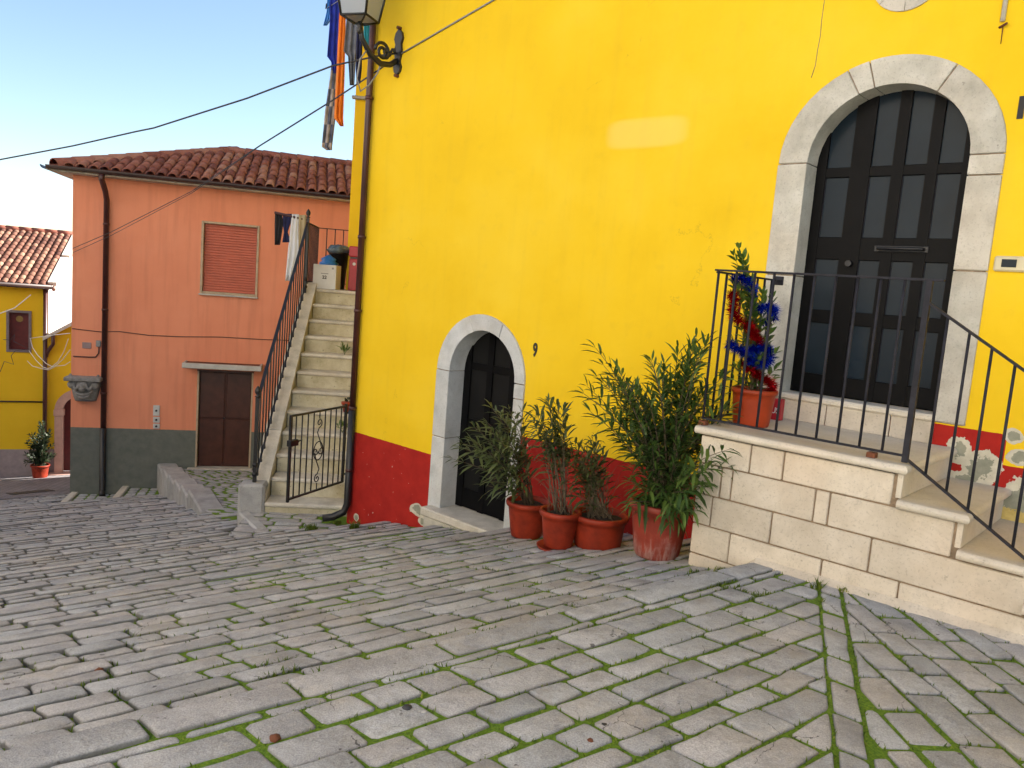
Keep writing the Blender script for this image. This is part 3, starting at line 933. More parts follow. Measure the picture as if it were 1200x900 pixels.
def voussoirs(root, Oo, Ii, zb, ring, jamb, mat, n0=-.22, n1=.018, jw=.004):
    """stones of an arched surround: jamb cuts (heights) and arch cuts (angles)"""
    uo0, uo1, zs, zo = Oo; ui0, ui1, _, zi = Ii
    cu, ao, ho = (uo0+uo1)/2, (uo1-uo0)/2, zo-zs
    ci, ai, hi = (ui0+ui1)/2, (ui1-ui0)/2, zi-zs
    def po(t): return (cu-ao*math.cos(t), zs+ho*math.sin(t))
    def pi_(t): return (ci-ai*math.cos(t), zs+hi*math.sin(t))
    def stone_poly(poly):
        mb = MB(); k = len(poly); jn = R(-.004, .004)
        cx = sum(p[0] for p in poly)/k; cz = sum(p[1] for p in poly)/k
        fr = [(cx+(p[0]-cx)*(1-.018), cz+(p[1]-cz)*(1-.018)) for p in poly]
        r0 = [W.p(u, n0, z) for u, z in poly]; r1 = [W.p(u, n1+jn-.008, z) for u, z in poly]; r2 = [W.p(u, n1+jn, z) for u, z in fr]
        fs = [tuple(range(2*k, 3*k))]
        for r in range(2):
            for q in range(k): fs.append((r*k+q, r*k+(q+1) % k, (r+1)*k+(q+1) % k, (r+1)*k+q))
        mb.mesh(r0+r1+r2, fs); mb.build('surround_stone', mat, root)
    for sgn in (0, 1):
        zc = [zb]+jamb[sgn]+[zs]
        for a, b_ in zip(zc, zc[1:]):
            o_, i_ = ((uo0, ui0), (ui1, uo1))[sgn]
            if sgn == 0: stone_poly([(o_, a+jw), (i_, a+jw), (i_, b_-jw), (o_, b_-jw)])
            else: stone_poly([(o_, a+jw), (i_, a+jw), (i_, b_-jw), (o_, b_-jw)])
    for a, b_ in zip(ring, ring[1:]):
        a, b_ = a+.006, b_-.006; st = [a+(b_-a)*i/8 for i in range(9)]
        stone_poly([po(t) for t in st]+[pi_(t) for t in reversed(st)])
    # mortar core just behind the faces fills the joints
    mb = MB(); st = [math.pi*i/24 for i in range(25)]
    e = .012
    a = [(uo0+e, zb)]+[(cu-(ao-e)*math.cos(t), zs+(ho-e)*math.sin(t)) for t in st]+[(uo1-e, zb)]
    b_ = [(ui0-e, zb)]+[(ci-(ai+e)*math.cos(t), zs+(hi+e)*math.sin(t)) for t in st]+[(ui1+e, zb)]
    k = len(a)
    pts = [W.p(u, n, z) for n in (n0+.01, n1-.012) for ln in (a, b_) for u, z in ln]
    fs = []
    for i in range(k-1):
        fs += [(i, i+1, k+i+1, k+i), (2*k+i, 3*k+i, 3*k+i+1, 2*k+i+1), (i, 2*k+i, 2*k+i+1, i+1), (k+i, k+i+1, 3*k+i+1, 3*k+i)]
    mb.mesh(pts, fs); mb.build('surround_mortar', M['mortar'], root)
# ---- the big door
bigd = house
an = lambda u, z, Oo: math.atan2((z-Oo[2])/(Oo[3]-Oo[2]), -(u-(Oo[0]+Oo[1])/2)/((Oo[1]-Oo[0])/2))
voussoirs(house, BIG_O, BIG_I, BIG_B-.045, [0, an(-2.17, 1.60, BIG_O), an(-2.05, 1.66, BIG_O), an(-1.50, 1.63, BIG_O), math.pi], [[.25], [.33, .92]], M['surround_stone'])
def arch_fill(mb, Oo, zb, n0, n1): mb.prism(W, arch_pts(Oo[0], Oo[1], Oo[2], Oo[3], zb), n0, n1)
mb = MB(); arch_fill(mb, (BIG_I[0]-.1, BIG_I[1]+.1, BIG_I[2], BIG_I[3]+.1), BIG_B, -.26, -.205)
door = mb.build('door', M['door_black'], house)
door['label'] = 'tall arched black metal double door with frosted panes'
dn = -.15
cols = [(-2.335, -2.165), (-2.03, -1.885), (-1.81, -1.668), (-1.597, -1.452)]
rows = [(1.035, 1.62), (.545, .965), (.02, .385), (-.45, -.075)]
# stiles and rails (a frame standing proud of the panes)
uc = [-2.46] + [x for c in cols for x in c] + [-1.33]
def clip_arch(u0, u1, z0, z1, Oo, ins=0):
    """cut a rectangle by the inner arch"""
    cu, a, h = (Oo[0]+Oo[1])/2, (Oo[1]-Oo[0])/2-ins, Oo[3]-Oo[2]-ins
    def top(u):
        t = (u-cu)/a
        return Oo[2]+h*math.sqrt(max(0, 1-t*t)) if abs(t) < 1 else Oo[2]
    pts = [(u0, z0), (u1, z0)]
    for i in range(7):
        u = u1+(u0-u1)*i/6; pts.append((u, max(z0+.01, min(z1, top(u)))))
    return pts
AR = (BIG_I[0]-.09, BIG_I[1]+.09, BIG_I[2], BIG_I[3]+.08)
for i in range(0, 10, 2):
    mb = MB(); mb.prism(W, clip_arch(uc[i], uc[i+1], BIG_B+.005, 1.62, AR), -.2055, -.165)
    mb.build('stile', M['door_black'], door)
rz = [BIG_B+.01] + [x for r_ in reversed(rows) for x in r_]
for i in range(0, 8, 2):
    for c in cols:
        mb = MB(); mb.box(W, c[0]-.003, c[1]+.003, -.2055, -.168, rz[i], rz[i+1], .004); mb.build('rail', M['door_black'], door)
for c in cols:
    for r_ in rows:
        mb = MB(); mb.prism(W, clip_arch(c[0]-.004, c[1]+.004, r_[0]-.004, r_[1]+.004, AR, .02), -.206, -.185)
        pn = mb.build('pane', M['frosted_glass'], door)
        if r_[0] < 1:
            for k_ in (0, 1):
                mb = MB(); mb.box(W, c[k_]-.004, c[k_]+.004, -.187, -.178, r_[0]+.0, r_[1]-.0); mb.build('bead', M['iron_grey'], pn)
mb = MB(); hz = .47
mb.tube([W.p(-1.90, -.165, hz), W.p(-1.90, -.125, hz), W.p(-1.61, -.125, hz), W.p(-1.61, -.165, hz)], .012, 8)
mb.box(W, -1.93, -1.58, -.168, -.158, hz-.022, hz+.022, .004); mb.build('handle', M['iron'], door)
mb = MB(); mb.tube([W.p(-2.085, -.165, .36), W.p(-2.085, -.13, .36)], .022, 10); mb.build('lock', M['iron'], door)
mb = MB(); mb.box(W, BIG_I[0]-.05, BIG_I[1]+.05, -.45, -.27, BIG_B, 1.7); mb.build('door_light_block', M['backing_black'], house)  # black backing added behind the big door to stop light coming through
# ---- the small door
voussoirs(house, SM_O, SM_I, SM_B-.03, [0, an(-5.71, -.33, SM_O), an(-5.25, -.37, SM_O), math.pi], [[-1.62], [-1.5, -1.05]], M['surround_white'], -.24, .02)
mb = MB(); arch_fill(mb, (SM_I[0]-.1, SM_I[1]+.1, SM_I[2], SM_I[3]+.1), SM_B, -.30, -.235)
d9 = mb.build('door', M['door_black'], house); d9['label'] = 'small arched black metal door with dark panes numbered 9'
AR9 = (SM_I[0]-.09, SM_I[1]+.09, SM_I[2], SM_I[3]+.08)
cols9 = [(-5.86, -5.62), (-5.54, -5.30), (-5.22, -5.06)]; rows9 = [(-.80, -.47), (-1.40, -.88), (-2.16, -1.48)]
uc9 = [-6.0]+[x for c in cols9 for x in c]+[-4.98]
for i in range(0, 8, 2):
    mb = MB(); mb.prism(W, clip_arch(uc9[i], uc9[i+1], SM_B+.005, -.3, AR9), -.2355, -.20); mb.build('stile', M['door_black'], d9)
rz9 = [SM_B+.01]+[x for r_ in reversed(rows9) for x in r_]
for i in range(0, 6, 2):
    for c in cols9:
        mb = MB(); mb.box(W, c[0]-.003, c[1]+.003, -.2355, -.203, rz9[i], rz9[i+1], .004); mb.build('rail', M['door_black'], d9)
for c in cols9:
    for r_ in rows9:
        mb = MB(); mb.prism(W, clip_arch(c[0]-.004, c[1]+.004, r_[0]-.004, r_[1]+.004, AR9, .02), -.236, -.218); mb.build('pane', M['dark_glass'], d9)
mb = MB(); mb.box(W, SM_I[0]-.05, SM_I[1]+.05, -.5, -.31, SM_B, -.3); mb.build('door_light_block', M['backing_black'], house)  # same added light-stopping backing behind the small door
mb = MB(); mb.box(W, -6.11, -4.93, -.25, .165, SM_B-.09, SM_B, .014); sill = mb.build('door_sill', M['old_step'], house)
mb = MB(); mb.box(W, -6.06, -4.96, -.2, .145, SM_B-.5, SM_B-.092); mb.build('sill_footing', M['lime_plaster'], house)
# ---- little round window high on the right
ring = []
for i in range(8):
    a0, a1 = 2*math.pi*i/8+.01, 2*math.pi*(i+1)/8-.01
    mb = MB(); st = [a0+(a1-a0)*k/4 for k in range(5)]
    poly = [(-1.88+.23*math.cos(a), 2.22+.23*math.sin(a)) for a in st]+[(-1.88+.105*math.cos(a), 2.22+.105*math.sin(a)) for a in reversed(st)]
    mb.prism(W, poly, -.2, .014); mb.build('surround_stone', M['surround_stone'], house)
mb = MB(); mb.prism(W, [(-1.88+.2*math.cos(a), 2.22+.2*math.sin(a)) for a in np.linspace(0, 6.283, 24, endpoint=False)], -.24, -.19); mb.build('round_pane', M['dark_glass'], house)
# ---- numbers, panel, conduit, crack, pipe
def text_mesh(name, s, h, F, u, n, z, mat, parent, sx=1.0, bold=.0):
    cu_ = bpy.data.curves.new(name, 'FONT'); cu_.body = s; cu_.size = h*1.38; cu_.extrude = .0025; cu_.offset = bold
    cu_.align_x = 'CENTER'
    t_ = bpy.data.objects.new(name, cu_); COL.objects.link(t_)
    dg = bpy.context.evaluated_depsgraph_get(); me = bpy.data.meshes.new_from_object(t_.evaluated_get(dg))
    bpy.data.objects.remove(t_, do_unlink=True)
    off = wl(parent)
    for v in me.vertices:
        P = F.p(u+v.co.x*sx, n+v.co.z, z+v.co.y)+Vector((0, 0, EYE))-off; v.co = P
    me.materials.clear(); me.materials.append(mat)
    return obj(name, me, parent)
text_mesh('house_number', '9', .125, W, -4.815, .004, -.615, M['ink'], house, .62, .006)
text_mesh('house_number', '1', .12, W, -1.135, .004, 1.255, M['ink'], house, .9, .010)
ic = thing('intercom_panel', W.p(-1.06, 0, .33), 'small cream intercom panel on the yellow wall right of the big door', 'intercom')
mb = MB(); mb.box(W, -1.152, -.965, -.002, .028, .335, .428, .01); mb.build('casing', M['cream_plastic'], ic)
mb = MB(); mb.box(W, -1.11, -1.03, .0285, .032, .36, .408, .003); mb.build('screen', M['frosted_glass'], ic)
mb = MB(); mb.tube([W.p(-1.30, .012, 2.6), W.p(-1.30, .012, 1.83)], .014, 8); cd = mb.build('conduit', M['lime_plaster'], house)
mb = MB(); mb.tube([W.p(-1.315, .0, 1.80), W.p(-1.27, .03, 1.81)], .008, 6); mb.tube([W.p(-1.295, .006, 1.80), W.p(-1.293, .006, 1.70)], [.004, .002], 6); mb.build('hook', M['rust'], cd)
mb = MB(); pts = []
for i in range(14):
    z = 3.0-(3.0-1.72)*i/13; pts.append(W.p(-2.43+R(-.006, .006), .0005, z))
pts.append(W.p(-2.455, .0005, 1.64)); mb.tube(pts, .0028, 5); mb.build('crack', M['mortar'], house)
pu = -7.54
mb = MB(); mb.tube([W.p(pu, .055, 6.0), W.p(pu, .055, -1.60)], .037, 14); dp = mb.build('downpipe', M['pipe_brown'], house)
mb = MB(); mb.tube([W.p(pu, .055, -1.55), W.p(pu, .055, -2.72), W.p(pu-.02, .09, -2.82), W.p(pu-.09, .19, -2.88), W.p(pu-.16, .28, -2.90)], .044, 14)
mb.build('downpipe_foot', M['iron'], dp)
for z in (2.0, .45, -.4, -1.55, -2.3):
    mb = MB(); mb.tube([W.p(pu, .055, z-.02), W.p(pu, .055, z+.02)], .045, 14); mb.box(W, pu-.01, pu+.01, -.01, .03, z-.012, z+.012); mb.build('pipe_clamp', M['pipe_brown'], dp)

# =================================================================== LANDING AND STEPS BEFORE THE BIG DOOR
FN = 1.00                       # face of the block wall
lz = -.792
ent = thing('entrance_steps', W.p(-1.5, .5, -1.65), 'pale stone landing with steps below the big arched black door', 'steps')
ULft, URgt = -2.47, -1.23
# core
mb = MB(); mb.box(W, ULft+.012, URgt-.012, -.02, FN-.014, -2.2, lz-.06)
for k, (ur, zt) in enumerate(((-.909, -.984), (-.588, -1.177), (-.267, -1.369))):
    mb.box(W, URgt-.014, ur-.012, -.02, FN-.0142-.0002*k, -2.2, zt-.05-.001*k)
core = mb.build('core', M['mortar'], ent)
# facing blocks: courses read from the photograph
def block(u0, u1, z0, z1):
    if u1-u0 < .02: return
    mb = MB(); g_ = .005
    mb.box(W, u0+g_, u1-g_, FN-.05, FN+R(-.003, .004), z0+g_, z1-g_, .005); mb.build('facing_block', M['block_stone'], ent)
c0z = lz-.055
courses = [(c0z, c0z-.187), (c0z-.187, c0z-.390), (c0z-.390, c0z-.594), (c0z-.594, c0z-.797), (c0z-.797, c0z-1.016)]
cuts = [[-2.471, -2.118, -1.904, -1.273], [-2.471, -2.300, -2.225, -1.690, -1.605, -0.947], [-2.471, -2.343, -1.936, -1.348, -0.588], [-2.471, -2.193, -1.605, -1.177, -0.267], [-2.471, -2.033, -1.391, -0.749, -0.267]]
tops = [(URgt, 1), (-.85, 2), (-.55, 3), (-.25, 4)]
for i, (z1, z0) in enumerate(courses):
    cc = cuts[i]
    for a, b_ in zip(cc, cc[1:]): block(a, b_, z0, z1)
for (ur, zt0), zz in zip(((-1.15, c0z), (-.85, -.92-.05), (-.55, -1.10-.05)), (0, 1, 2)):
    pass
# slabs with rounded noses
def slab(name, u0, u1, n0, n1, z, th=.05, mat='tread_stone', parent=ent):
    mb = MB(); r_ = th/2; prof = []
    # rounded on the street side (n1) and on the right side (u1)
    steps_ = 6
    loops = []
    for k in range(steps_+1):
        a = -math.pi/2 + math.pi*k/steps_
        d = r_*(1-math.cos(a)); zz = z-r_+r_*math.sin(a)
        loops.append([W.p(u0, n0, zz), W.p(u1-d, n0, zz), W.p(u1-d, n1-d, zz), W.p(u0, n1-d, zz)])
    pts = sum(loops, []); fs = [(3, 2, 1, 0)]
    for k in range(steps_):
        for q in range(4): fs.append((k*4+q, k*4+(q+1) % 4, (k+1)*4+(q+1) % 4, (k+1)*4+q))
    fs.append(tuple(steps_*4+q for q in range(4)))
    mb.mesh(pts, fs); return mb.build(name, M[mat], parent)
slab('landing_slab', ULft-.03, URgt+.03, 0.002, FN+.045, lz)
tz = [-.984, -1.177, -1.369]; ue = [-1.23, -.909, -.588, -.267]
for k in range(3):
    slab('tread', ue[k]-.005, ue[k+1]+.035, 0.002, FN+.045, tz[k])
tops_ = [lz]+tz
for k in range(4):        # risers facing right
    mb = MB(); mb.box(W, ue[k]-.03, ue[k], .004, FN-.01, (tz[k]+.001 if k < 3 else -1.95), tops_[k]-.051, .003); mb.build('riser', M['tread_stone'], ent)
# threshold of the big door: a step of slabs
mb = MB(); mb.box(W, BIG_I[0]-.06, BIG_I[1]+.03, -.2, .035, BIG_B-.045, BIG_B, .012); mb.build('threshold', M['tread_stone'], ent)
uu = [BIG_I[0]-.05, -2.05, -1.62, BIG_I[1]+.02]
for a, b_ in zip(uu, uu[1:]):
    mb = MB(); mb.box(W, a+.003, b_-.003, .0, .020, lz+.001, BIG_B-.046, .003); mb.build('threshold_riser', M['block_stone'], ent)
# cement strip at the foot of the blocks
mb = MB()
prev = None
for u in np.arange(-2.1, -.2, .1):
    z = gz(u, FN+.06); q = (W.p(u, FN+.0, max(z, gz(u, FN))+.035), W.p(u, FN+.05+R(-.01, .015), z-.005))
    if prev: mb.face([prev[0], prev[1], q[1], q[0]])
    prev = q
mb.build('mortar_fillet', M['block_stone'], ent)

# ---- iron railing on the landing
RN = .95
rail = thing('landing_railing', W.p(-1.7, RN, lz), 'dark iron railing with plain bars on the stone landing and steps', 'railing')
RT = .219; RB = -.749
ir = M['iron_grey']
ul, ur = -2.498, -1.246
def bar(parent, P0, P1, r_=.0085, name='bar', seg=6, mat=ir):
    mb = MB(); mb.tube([P0, P1], r_, seg); return mb.build(name, mat, parent)
def flat(parent, A, B, hw, hh, name, mat=ir):
    d = (B-A); L_ = d.length; d.normalize(); s_ = Vector((d.y, -d.x, 0)).normalized()*hw; up = s_.cross(d).normalized()*hh
    mb = MB(); P = [q+a*s_+b_*up for q in (A, B) for a, b_ in ((-1, -1), (1, -1), (1, 1), (-1, 1))]
    mb.mesh(P, [(0, 1, 2, 3), (7, 6, 5, 4)]+[(i, (i+1) % 4, 4+(i+1) % 4, 4+i) for i in range(4)]); return mb.build(name, mat, parent)
wallend = W.p(-2.51, .01, RT)
cl = W.p(ul, RN, RT)
flat(rail, W.p(ul-.02, RN, RT), W.p(ur+.07, RN, RT), .018, .006, 'top_rail')
flat(rail, cl-Vector((0, 0, .013)), wallend-Vector((0, 0, .013)), .018, .0055, 'return_rail')
flat(rail, W.p(ul, RN, RB), W.p(ur, RN, RB), .012, .006, 'bottom_rail')
flat(rail, W.p(ul, RN, RB-.001), W.p(-2.51, .02, RB-.001), .012, .006, 'bottom_rail')
mb = MB(); mb.box(W, wallend.dot(W.x)-.035-W.o.dot(W.x), wallend.dot(W.x)+.035-W.o.dot(W.x), .0, .02, RT-.045, RT+.02, .004); mb.build('wall_plate', ir, rail)
nbars = 10
for k in range(nbars):
    u = ul+(ur-ul)*k/nbars
    bar(rail, W.p(u, RN, RB), W.p(u, RN, RT))
for k in range(1, 8):
    t = k/8; A = W.p(ul, RN, 0).lerp(W.p(-2.51, .02, 0), t)
    bar(rail, z_(A, RB), z_(A, RT-.013))
mb = MB(); mb.box(W, ur-.015, ur+.015, RN-.015, RN+.015, RB-.035, RT-.006); mb.build('post', ir, rail)
for u in (ul+.01, -1.42):
    mb = MB(); mb.box(W, u-.025, u+.025, RN-.02, RN+.03, lz-.002, RB-.012, .004); mb.build('foot', M['rust'], rail)
# sloping flight
slope = -(.18/.30)
u9 = .21
zA, zB_ = .102, -.76
def zr(u, z0): return z0+slope*(u-ur)*1.06
flat(rail, W.p(ur+.015, RN, zr(ur+.015, zA)), W.p(u9, RN, zr(u9, zA)), .018, .006, 'sloping_rail')
flat(rail, W.p(ur, RN, zr(ur, zB_)), W.p(u9, RN, zr(u9, zB_)), .012, .006, 'sloping_bottom_rail')
u = ur+.112
while u < u9:
    bar(rail, W.p(u, RN, zr(u, zB_)), W.p(u, RN, zr(u, zA))); u += .112
mb = MB(); mb.box(W, u9-.02, u9+.02, RN-.02, RN+.02, -1.75, zr(u9, zA), .003); mb.build('post', ir, rail)

# =================================================================== OUTSIDE STAIR
SW = 1.02
stair = thing('outside_stair', S.p(.5, 0, -.15), 'steep old outside stone stair climbing beside the yellow house', 'stair')
for i in range(ST_N):
    f0 = -ST_G*i; f1 = -ST_G*(i+1)-.03
    z = ST_R*i
    mb = MB(); x = 0.0; th = .055
    mb.box(S, R(-.01, .005), SW, f1, f0+.03, z-th, z, .018); t_ = mb.build('tread', M['old_step'], stair)
    if i == 0:
        mb = MB(); mb.box(S, -.02, SW, f1, f0, z-.35, z-th-.001); mb.build('riser', M['old_riser'], stair)
    else:
        mb = MB(); mb.box(S, .012, SW, f1, f0, z-ST_R+.001, z-th-.001); mb.build('riser', M['old_riser'], stair)
# head of the stair
topz = ST_R*(ST_N-1)
mb = MB(); mb.box(S, -.2, 1.6, -ST_G*ST_N-1.6, -ST_G*(ST_N-1)-.345, topz-.06, topz-.002, .01); mb.build('head_slab', M['old_step'], stair)
mb = MB(); mb.box(S, -.16, SW, -ST_G*ST_N-1.58, -ST_G*2, -2.2, -1e-3+.0)
for i in range(1, ST_N): mb.box(S, .02, SW-.002, -ST_G*ST_N-.3, -ST_G*i-.04, ST_R*(i-1)-.3, ST_R*i-.06)
mb.box(S, -.16, 1.5, -ST_G*ST_N-1.58, -ST_G*ST_N, -1.5, topz-.061)
mb.build('stair_body', M['old_riser'], stair)
# stringer with stone coping on the open side
def slope_prism(name, u0, u1, fa, fb, za, zb, depth, mat, parent):
    mb = MB()
    P = [S.p(u, n, z) for u in (u0, u1) for n, z in ((fa, za-depth), (fa, za), (fb, zb), (fb, zb-depth))]
    mb.mesh(P, [(0, 1, 2, 3), (7, 6, 5, 4), (0, 4, 5, 1), (1, 5, 6, 2), (2, 6, 7, 3), (3, 7, 4, 0)]); return mb.build(name, mat, parent)
sl_ = ST_R/ST_G
cop = [(-.02, -.9), (-.91, -1.75), (-1.76, -2.6), (-2.61, -3.60)]
for a, b_ in cop:
    slope_prism('coping', -.205, 0.004, a, b_, .075+sl_*-a, .075+sl_*-b_, .10, M['old_step'], stair)
slope_prism('stringer_wall', -.17, -.002, -.02, -3.6, -.03+sl_*.02, -.03+sl_*3.6, 2.2, M['old_riser'], stair)
mb = MB(); mb.box(S, -.32, .0, -.22, .05, -.30, .225, .03); blk = mb.build('newel_block', M['kerb_stone'], stair)
# kerb between pad and forecourt
kb = MB(); A = S.p(-.24, .06, 0); B = ground_hit(307, 621); B.z = PAD_Z; A.z = PAD_Z
kf = Frame((A.x, A.y, 0), (B-A)); kb.box(kf, 0, Vector((B.x-A.x, B.y-A.y)).length, -.07, .07, PAD_Z-.6, PAD_Z+.02, .02)
kk = kb.build('kerb_stone', M['kerb_stone']); tag(kk, 'single long kerb stone running out from the foot of the outside stair', 'kerb')

# ---- stair railing
RU = -.15
srl = thing('stair_railing', S.p(RU, -.1, .15), 'black iron railing climbing the open side of the outside stair', 'railing')
nb0 = -.10; nt0 = -ST_G*11-.02
# heights read off the photograph in the railing's own plane
def plane_z(px, py, side_u):     # meet the upright plane S.u = side_u
    d = ray(px, py); t = (S.o.dot(S.x)+side_u)/d.dot(S.x); P = d*t; return P
N0 = plane_z(298, 470, RU); N1 = plane_z(361, 258, RU)
n0_ = (N0-S.o).dot(S.n); n1_ = (N1-S.o).dot(S.n)
def newel(parent, nn, z0, z1, fin=True):
    mb = MB(); mb.box(S, RU-.022, RU+.022, nn-.022, nn+.022, z0, z1, .003); nw_ = mb.build('newel_post', M['iron'], parent)
    if fin:
        mb = MB(); mb.lathe(S.p(RU, nn, z1), [(.012, 0), (.034, .01), (.034, .02), (.015, .03), (.034, .06), (.038, .085), (.026, .115), (.006, .145)], 12); mb.build('finial', M['iron'], nw_)
        for zc in (z0+.1, z0+.22):
            mb = MB(); mb.lathe(S.p(RU, nn, zc), [(.024, -.03), (.036, -.01), (.036, .01), (.024, .03)], 12); mb.build('collar', M['iron'], nw_)
nb_n = -.08; nt_n = -ST_G*11+.02
zb0 = .225; zb1 = plane_z(299, 468, RU).z - S.o.z
nt_n = n1_
zt1 = N1.z-S.o.z
newel(srl, nb_n, zb0, zb1)
newel(srl, nt_n, sl_*-nt_n+.06, zt1+.03)
flat(srl, S.p(RU, nb_n, zb1-.03), S.p(RU, nt_n, zt1-.03), .02, .008, 'hand_rail', M['iron'])
def cz(nn): return .075+sl_*-nn
flat(srl, S.p(RU, nb_n, cz(nb_n)+.10), S.p(RU, nt_n, cz(nt_n)+.10), .012, .006, 'bottom_rail', M['iron'])
kbar = 18
for k in range(1, kbar):
    t = k/kbar; nn = nb_n+(nt_n-nb_n)*t
    bar(srl, S.p(RU, nn, cz(nn)-.02), S.p(RU, nn, zb1-.03+(zt1-zb1)*t), .0095, 'bar', 6, M['iron'])
# level rail round the stair head
lr = thing('head_railing', S.p(RU, nt_n-.5, topz), 'dark iron railing round the head of the outside stair', 'railing')
C1 = S.p(RU, nt_n-.05, zt1-.04); C2 = S.p(RU, nt_n-1.25, zt1-.04); C3 = S.p(1.0, nt_n-1.25, zt1-.04)
for A, B in ((C1, C2), (C2, C3)):
    flat(lr, A, B, .016, .007, 'top_rail', M['iron_grey'])
    dz = Vector((0, 0, zt1-.04-topz-.1)); flat(lr, A-dz, B-dz, .012, .006, 'bottom_rail', M['iron_grey'])
    k = int((B-A).length/.13)
    for q in range(1, k+1):
        P = A.lerp(B, q/k); bar(lr, z_(P, S.o.z+topz-.01), P, .0085, 'bar', 6, M['iron_grey'])
# pole for drying clothes, bracketed out from the top post
P0 = S.p(RU, nt_n, zt1-.005)
dpt = P0.y
P1 = at_depth(322, 249, dpt-.05)
pole = thing('drying_pole', P0, 'thin dark pole reaching out from the stair railing with washing on it', 'pole')
mb = MB(); mb.tube([P0, P1], .022, 8); mb.build('rod', M['pipe_brown'], pole)

def cloth(name, pts2, depth, mat, label, cat, fold=.03, dirv=None, group=None, uvs=False, peg=True):
    """hanging cloth: outline row by row in pixels [(y, xl, xr), ...] at a depth; folds run downwards"""
    mb = MB(); cols_ = 9; grid = []
    ph = R(0, 6); fr = R(1.6, 2.6)
    rows_ = []
    for (ya, la, ra), (yb, lb, rb) in zip(pts2, pts2[1:]):
        m_ = max(2, int(abs(yb-ya)/8))
        for k in range(m_): t = k/m_; rows_.append((ya+(yb-ya)*t, la+(lb-la)*t, ra+(rb-ra)*t))
    rows_.append(pts2[-1])
    for ri, (y, l, r_) in enumerate(rows_):
        for c in range(cols_):
            t = c/(cols_-1); P = at_depth(l+(r_-l)*t, y, depth)
            dd = fold*math.sin(ph+t*6.28*fr+.12*ri)*(.5+.5*ri/len(rows_)) + (t-.5)*(dirv or 0)
            P = P*((depth+dd)/depth)
            grid.append(P)
    n_ = len(rows_); fs = [(i*cols_+c, i*cols_+c+1, (i+1)*cols_+c+1, (i+1)*cols_+c) for i in range(n_-1) for c in range(cols_-1)]
    mb.mesh(grid, fs, True)
    mb.uv = [(c/(cols_-1)*.35, 1-i/(n_-1)) for i in range(n_) for c in range(cols_)]
    o = mb.build(name, mat, None, uv=True)
    sol = o.modifiers.new('thick', 'SOLIDIFY'); sol.thickness = .006; sol.offset = 0
    return tag(o, label, cat, group)
pd = dpt-.03
cloth('black_garment', [(249.5, 322.5, 330), (262, 322, 332), (287, 322, 328)], pd, M['cloth_black'], 'black garment hanging at the outer end of the drying pole', 'garment', .02)
cloth('navy_garment', [(250.5, 332, 342), (260, 331, 341), (272, 333, 337), (284, 331, 341)], pd, M['cloth_navy'], 'short navy garment with pink trim hanging on the drying pole', 'garment', .02)
cloth('white_towel', [(251, 342, 350), (270, 340, 349.5), (300, 337, 350), (329, 334.5, 342)], pd, M['cloth_white'], 'long white towel hanging down from the drying pole', 'towel', .03)
cloth('beige_cloth', [(252, 350, 359), (275, 350, 358), (292, 350, 353)], pd-.0, M['cloth_beige'], 'beige cloth hanging beside the stair top post', 'cloth', .02)

# ---- gate
gR = at_depth(404, 523, 9.45); gLf = at_depth(338, 540, 8.47)
gz0, gz1 = -2.53, -1.565
gate = thing('iron_gate', z_(gR, gz0), 'low black iron gate with scrollwork standing open at the foot of the stair', 'gate')
A0, A1, B0, B1 = z_(gR, gz0), z_(gR, gz1), z_(gLf, gz0), z_(gLf, gz1)
gd = (B0-A0).normalized()
G = Frame((gR.x, gR.y, 0), gd); gl = (gLf-gR); gl.z = 0; gl = gl.length
mb = MB(); mb.box(G, gl-.03, gl, -.015, .015, gz0-.02, gz1, .003); mb.build('stile', M['iron'], gate)
mb = MB(); mb.box(G, 0, .03, -.015, .015, gz0-.0, gz1+.02, .003); mb.build('stile', M['iron'], gate)
mb = MB(); mb.box(G, .031, gl-.031, -.012, .012, gz1-.022, gz1, .002); mb.build('top_rail', M['iron'], gate)
mb = MB(); mb.box(G, .031, gl-.031, -.012, .012, gz0, gz0+.022, .002); mb.build('bottom_rail', M['iron'], gate)
for k in range(1, 10):
    if k == 5: continue
    u = gl*k/10; bar(gate, G.p(u, 0, gz0+.01), G.p(u, 0, gz1-.01), .0085, 'bar', 6, M['iron'])
def spiral(cu, cz_, r0, turns, a0, sgn):
    return [(cu+(r0*(1-i/(18*turns)))*math.cos(a0+sgn*i/18*2*math.pi), cz_+(r0*(1-i/(18*turns)))*math.sin(a0+sgn*i/18*2*math.pi)) for i in range(int(18*turns*.85))]
gc = gl*.5; zm = (gz0+gz1)/2
mb = MB()
for s_ in (1, -1):
    top = [(gc+s_*.0, zm+s_*.16)]
    pts = list(reversed(spiral(gc, zm+s_*.33, .055, 1.6, -math.pi/2*s_+math.pi*.5*(1-s_)*0, -1)))
    mb.tube([G.p(u, 0, z) for u, z in pts]+[G.p(gc+.03*s_, 0, zm+s_*.22), G.p(gc-.03*s_, 0, zm+s_*.11), G.p(gc-.06*s_, 0, zm+.02*s_)], .007, 6)
    pts = spiral(gc+s_*.045, zm, .05, 1.5, math.pi*.5*(1+s_), s_)
    mb.tube([G.p(u, .004*s_, z) for u, z in pts], .007, 6)
ring_ = [(gc+.085*math.cos(a), zm+.11*math.sin(a)) for a in np.linspace(0, 2*math.pi, 22)]
mb.tube([G.p(u, 0, z) for u, z in ring_], .007, 6)
mb.tube([G.p(gc, 0, gz1-.02), G.p(gc, 0, zm+.385)], .0075, 6); mb.tube([G.p(gc, 0, gz0+.02), G.p(gc, 0, zm-.385)], .0075, 6)
mb.build('scroll', M['iron'], gate)
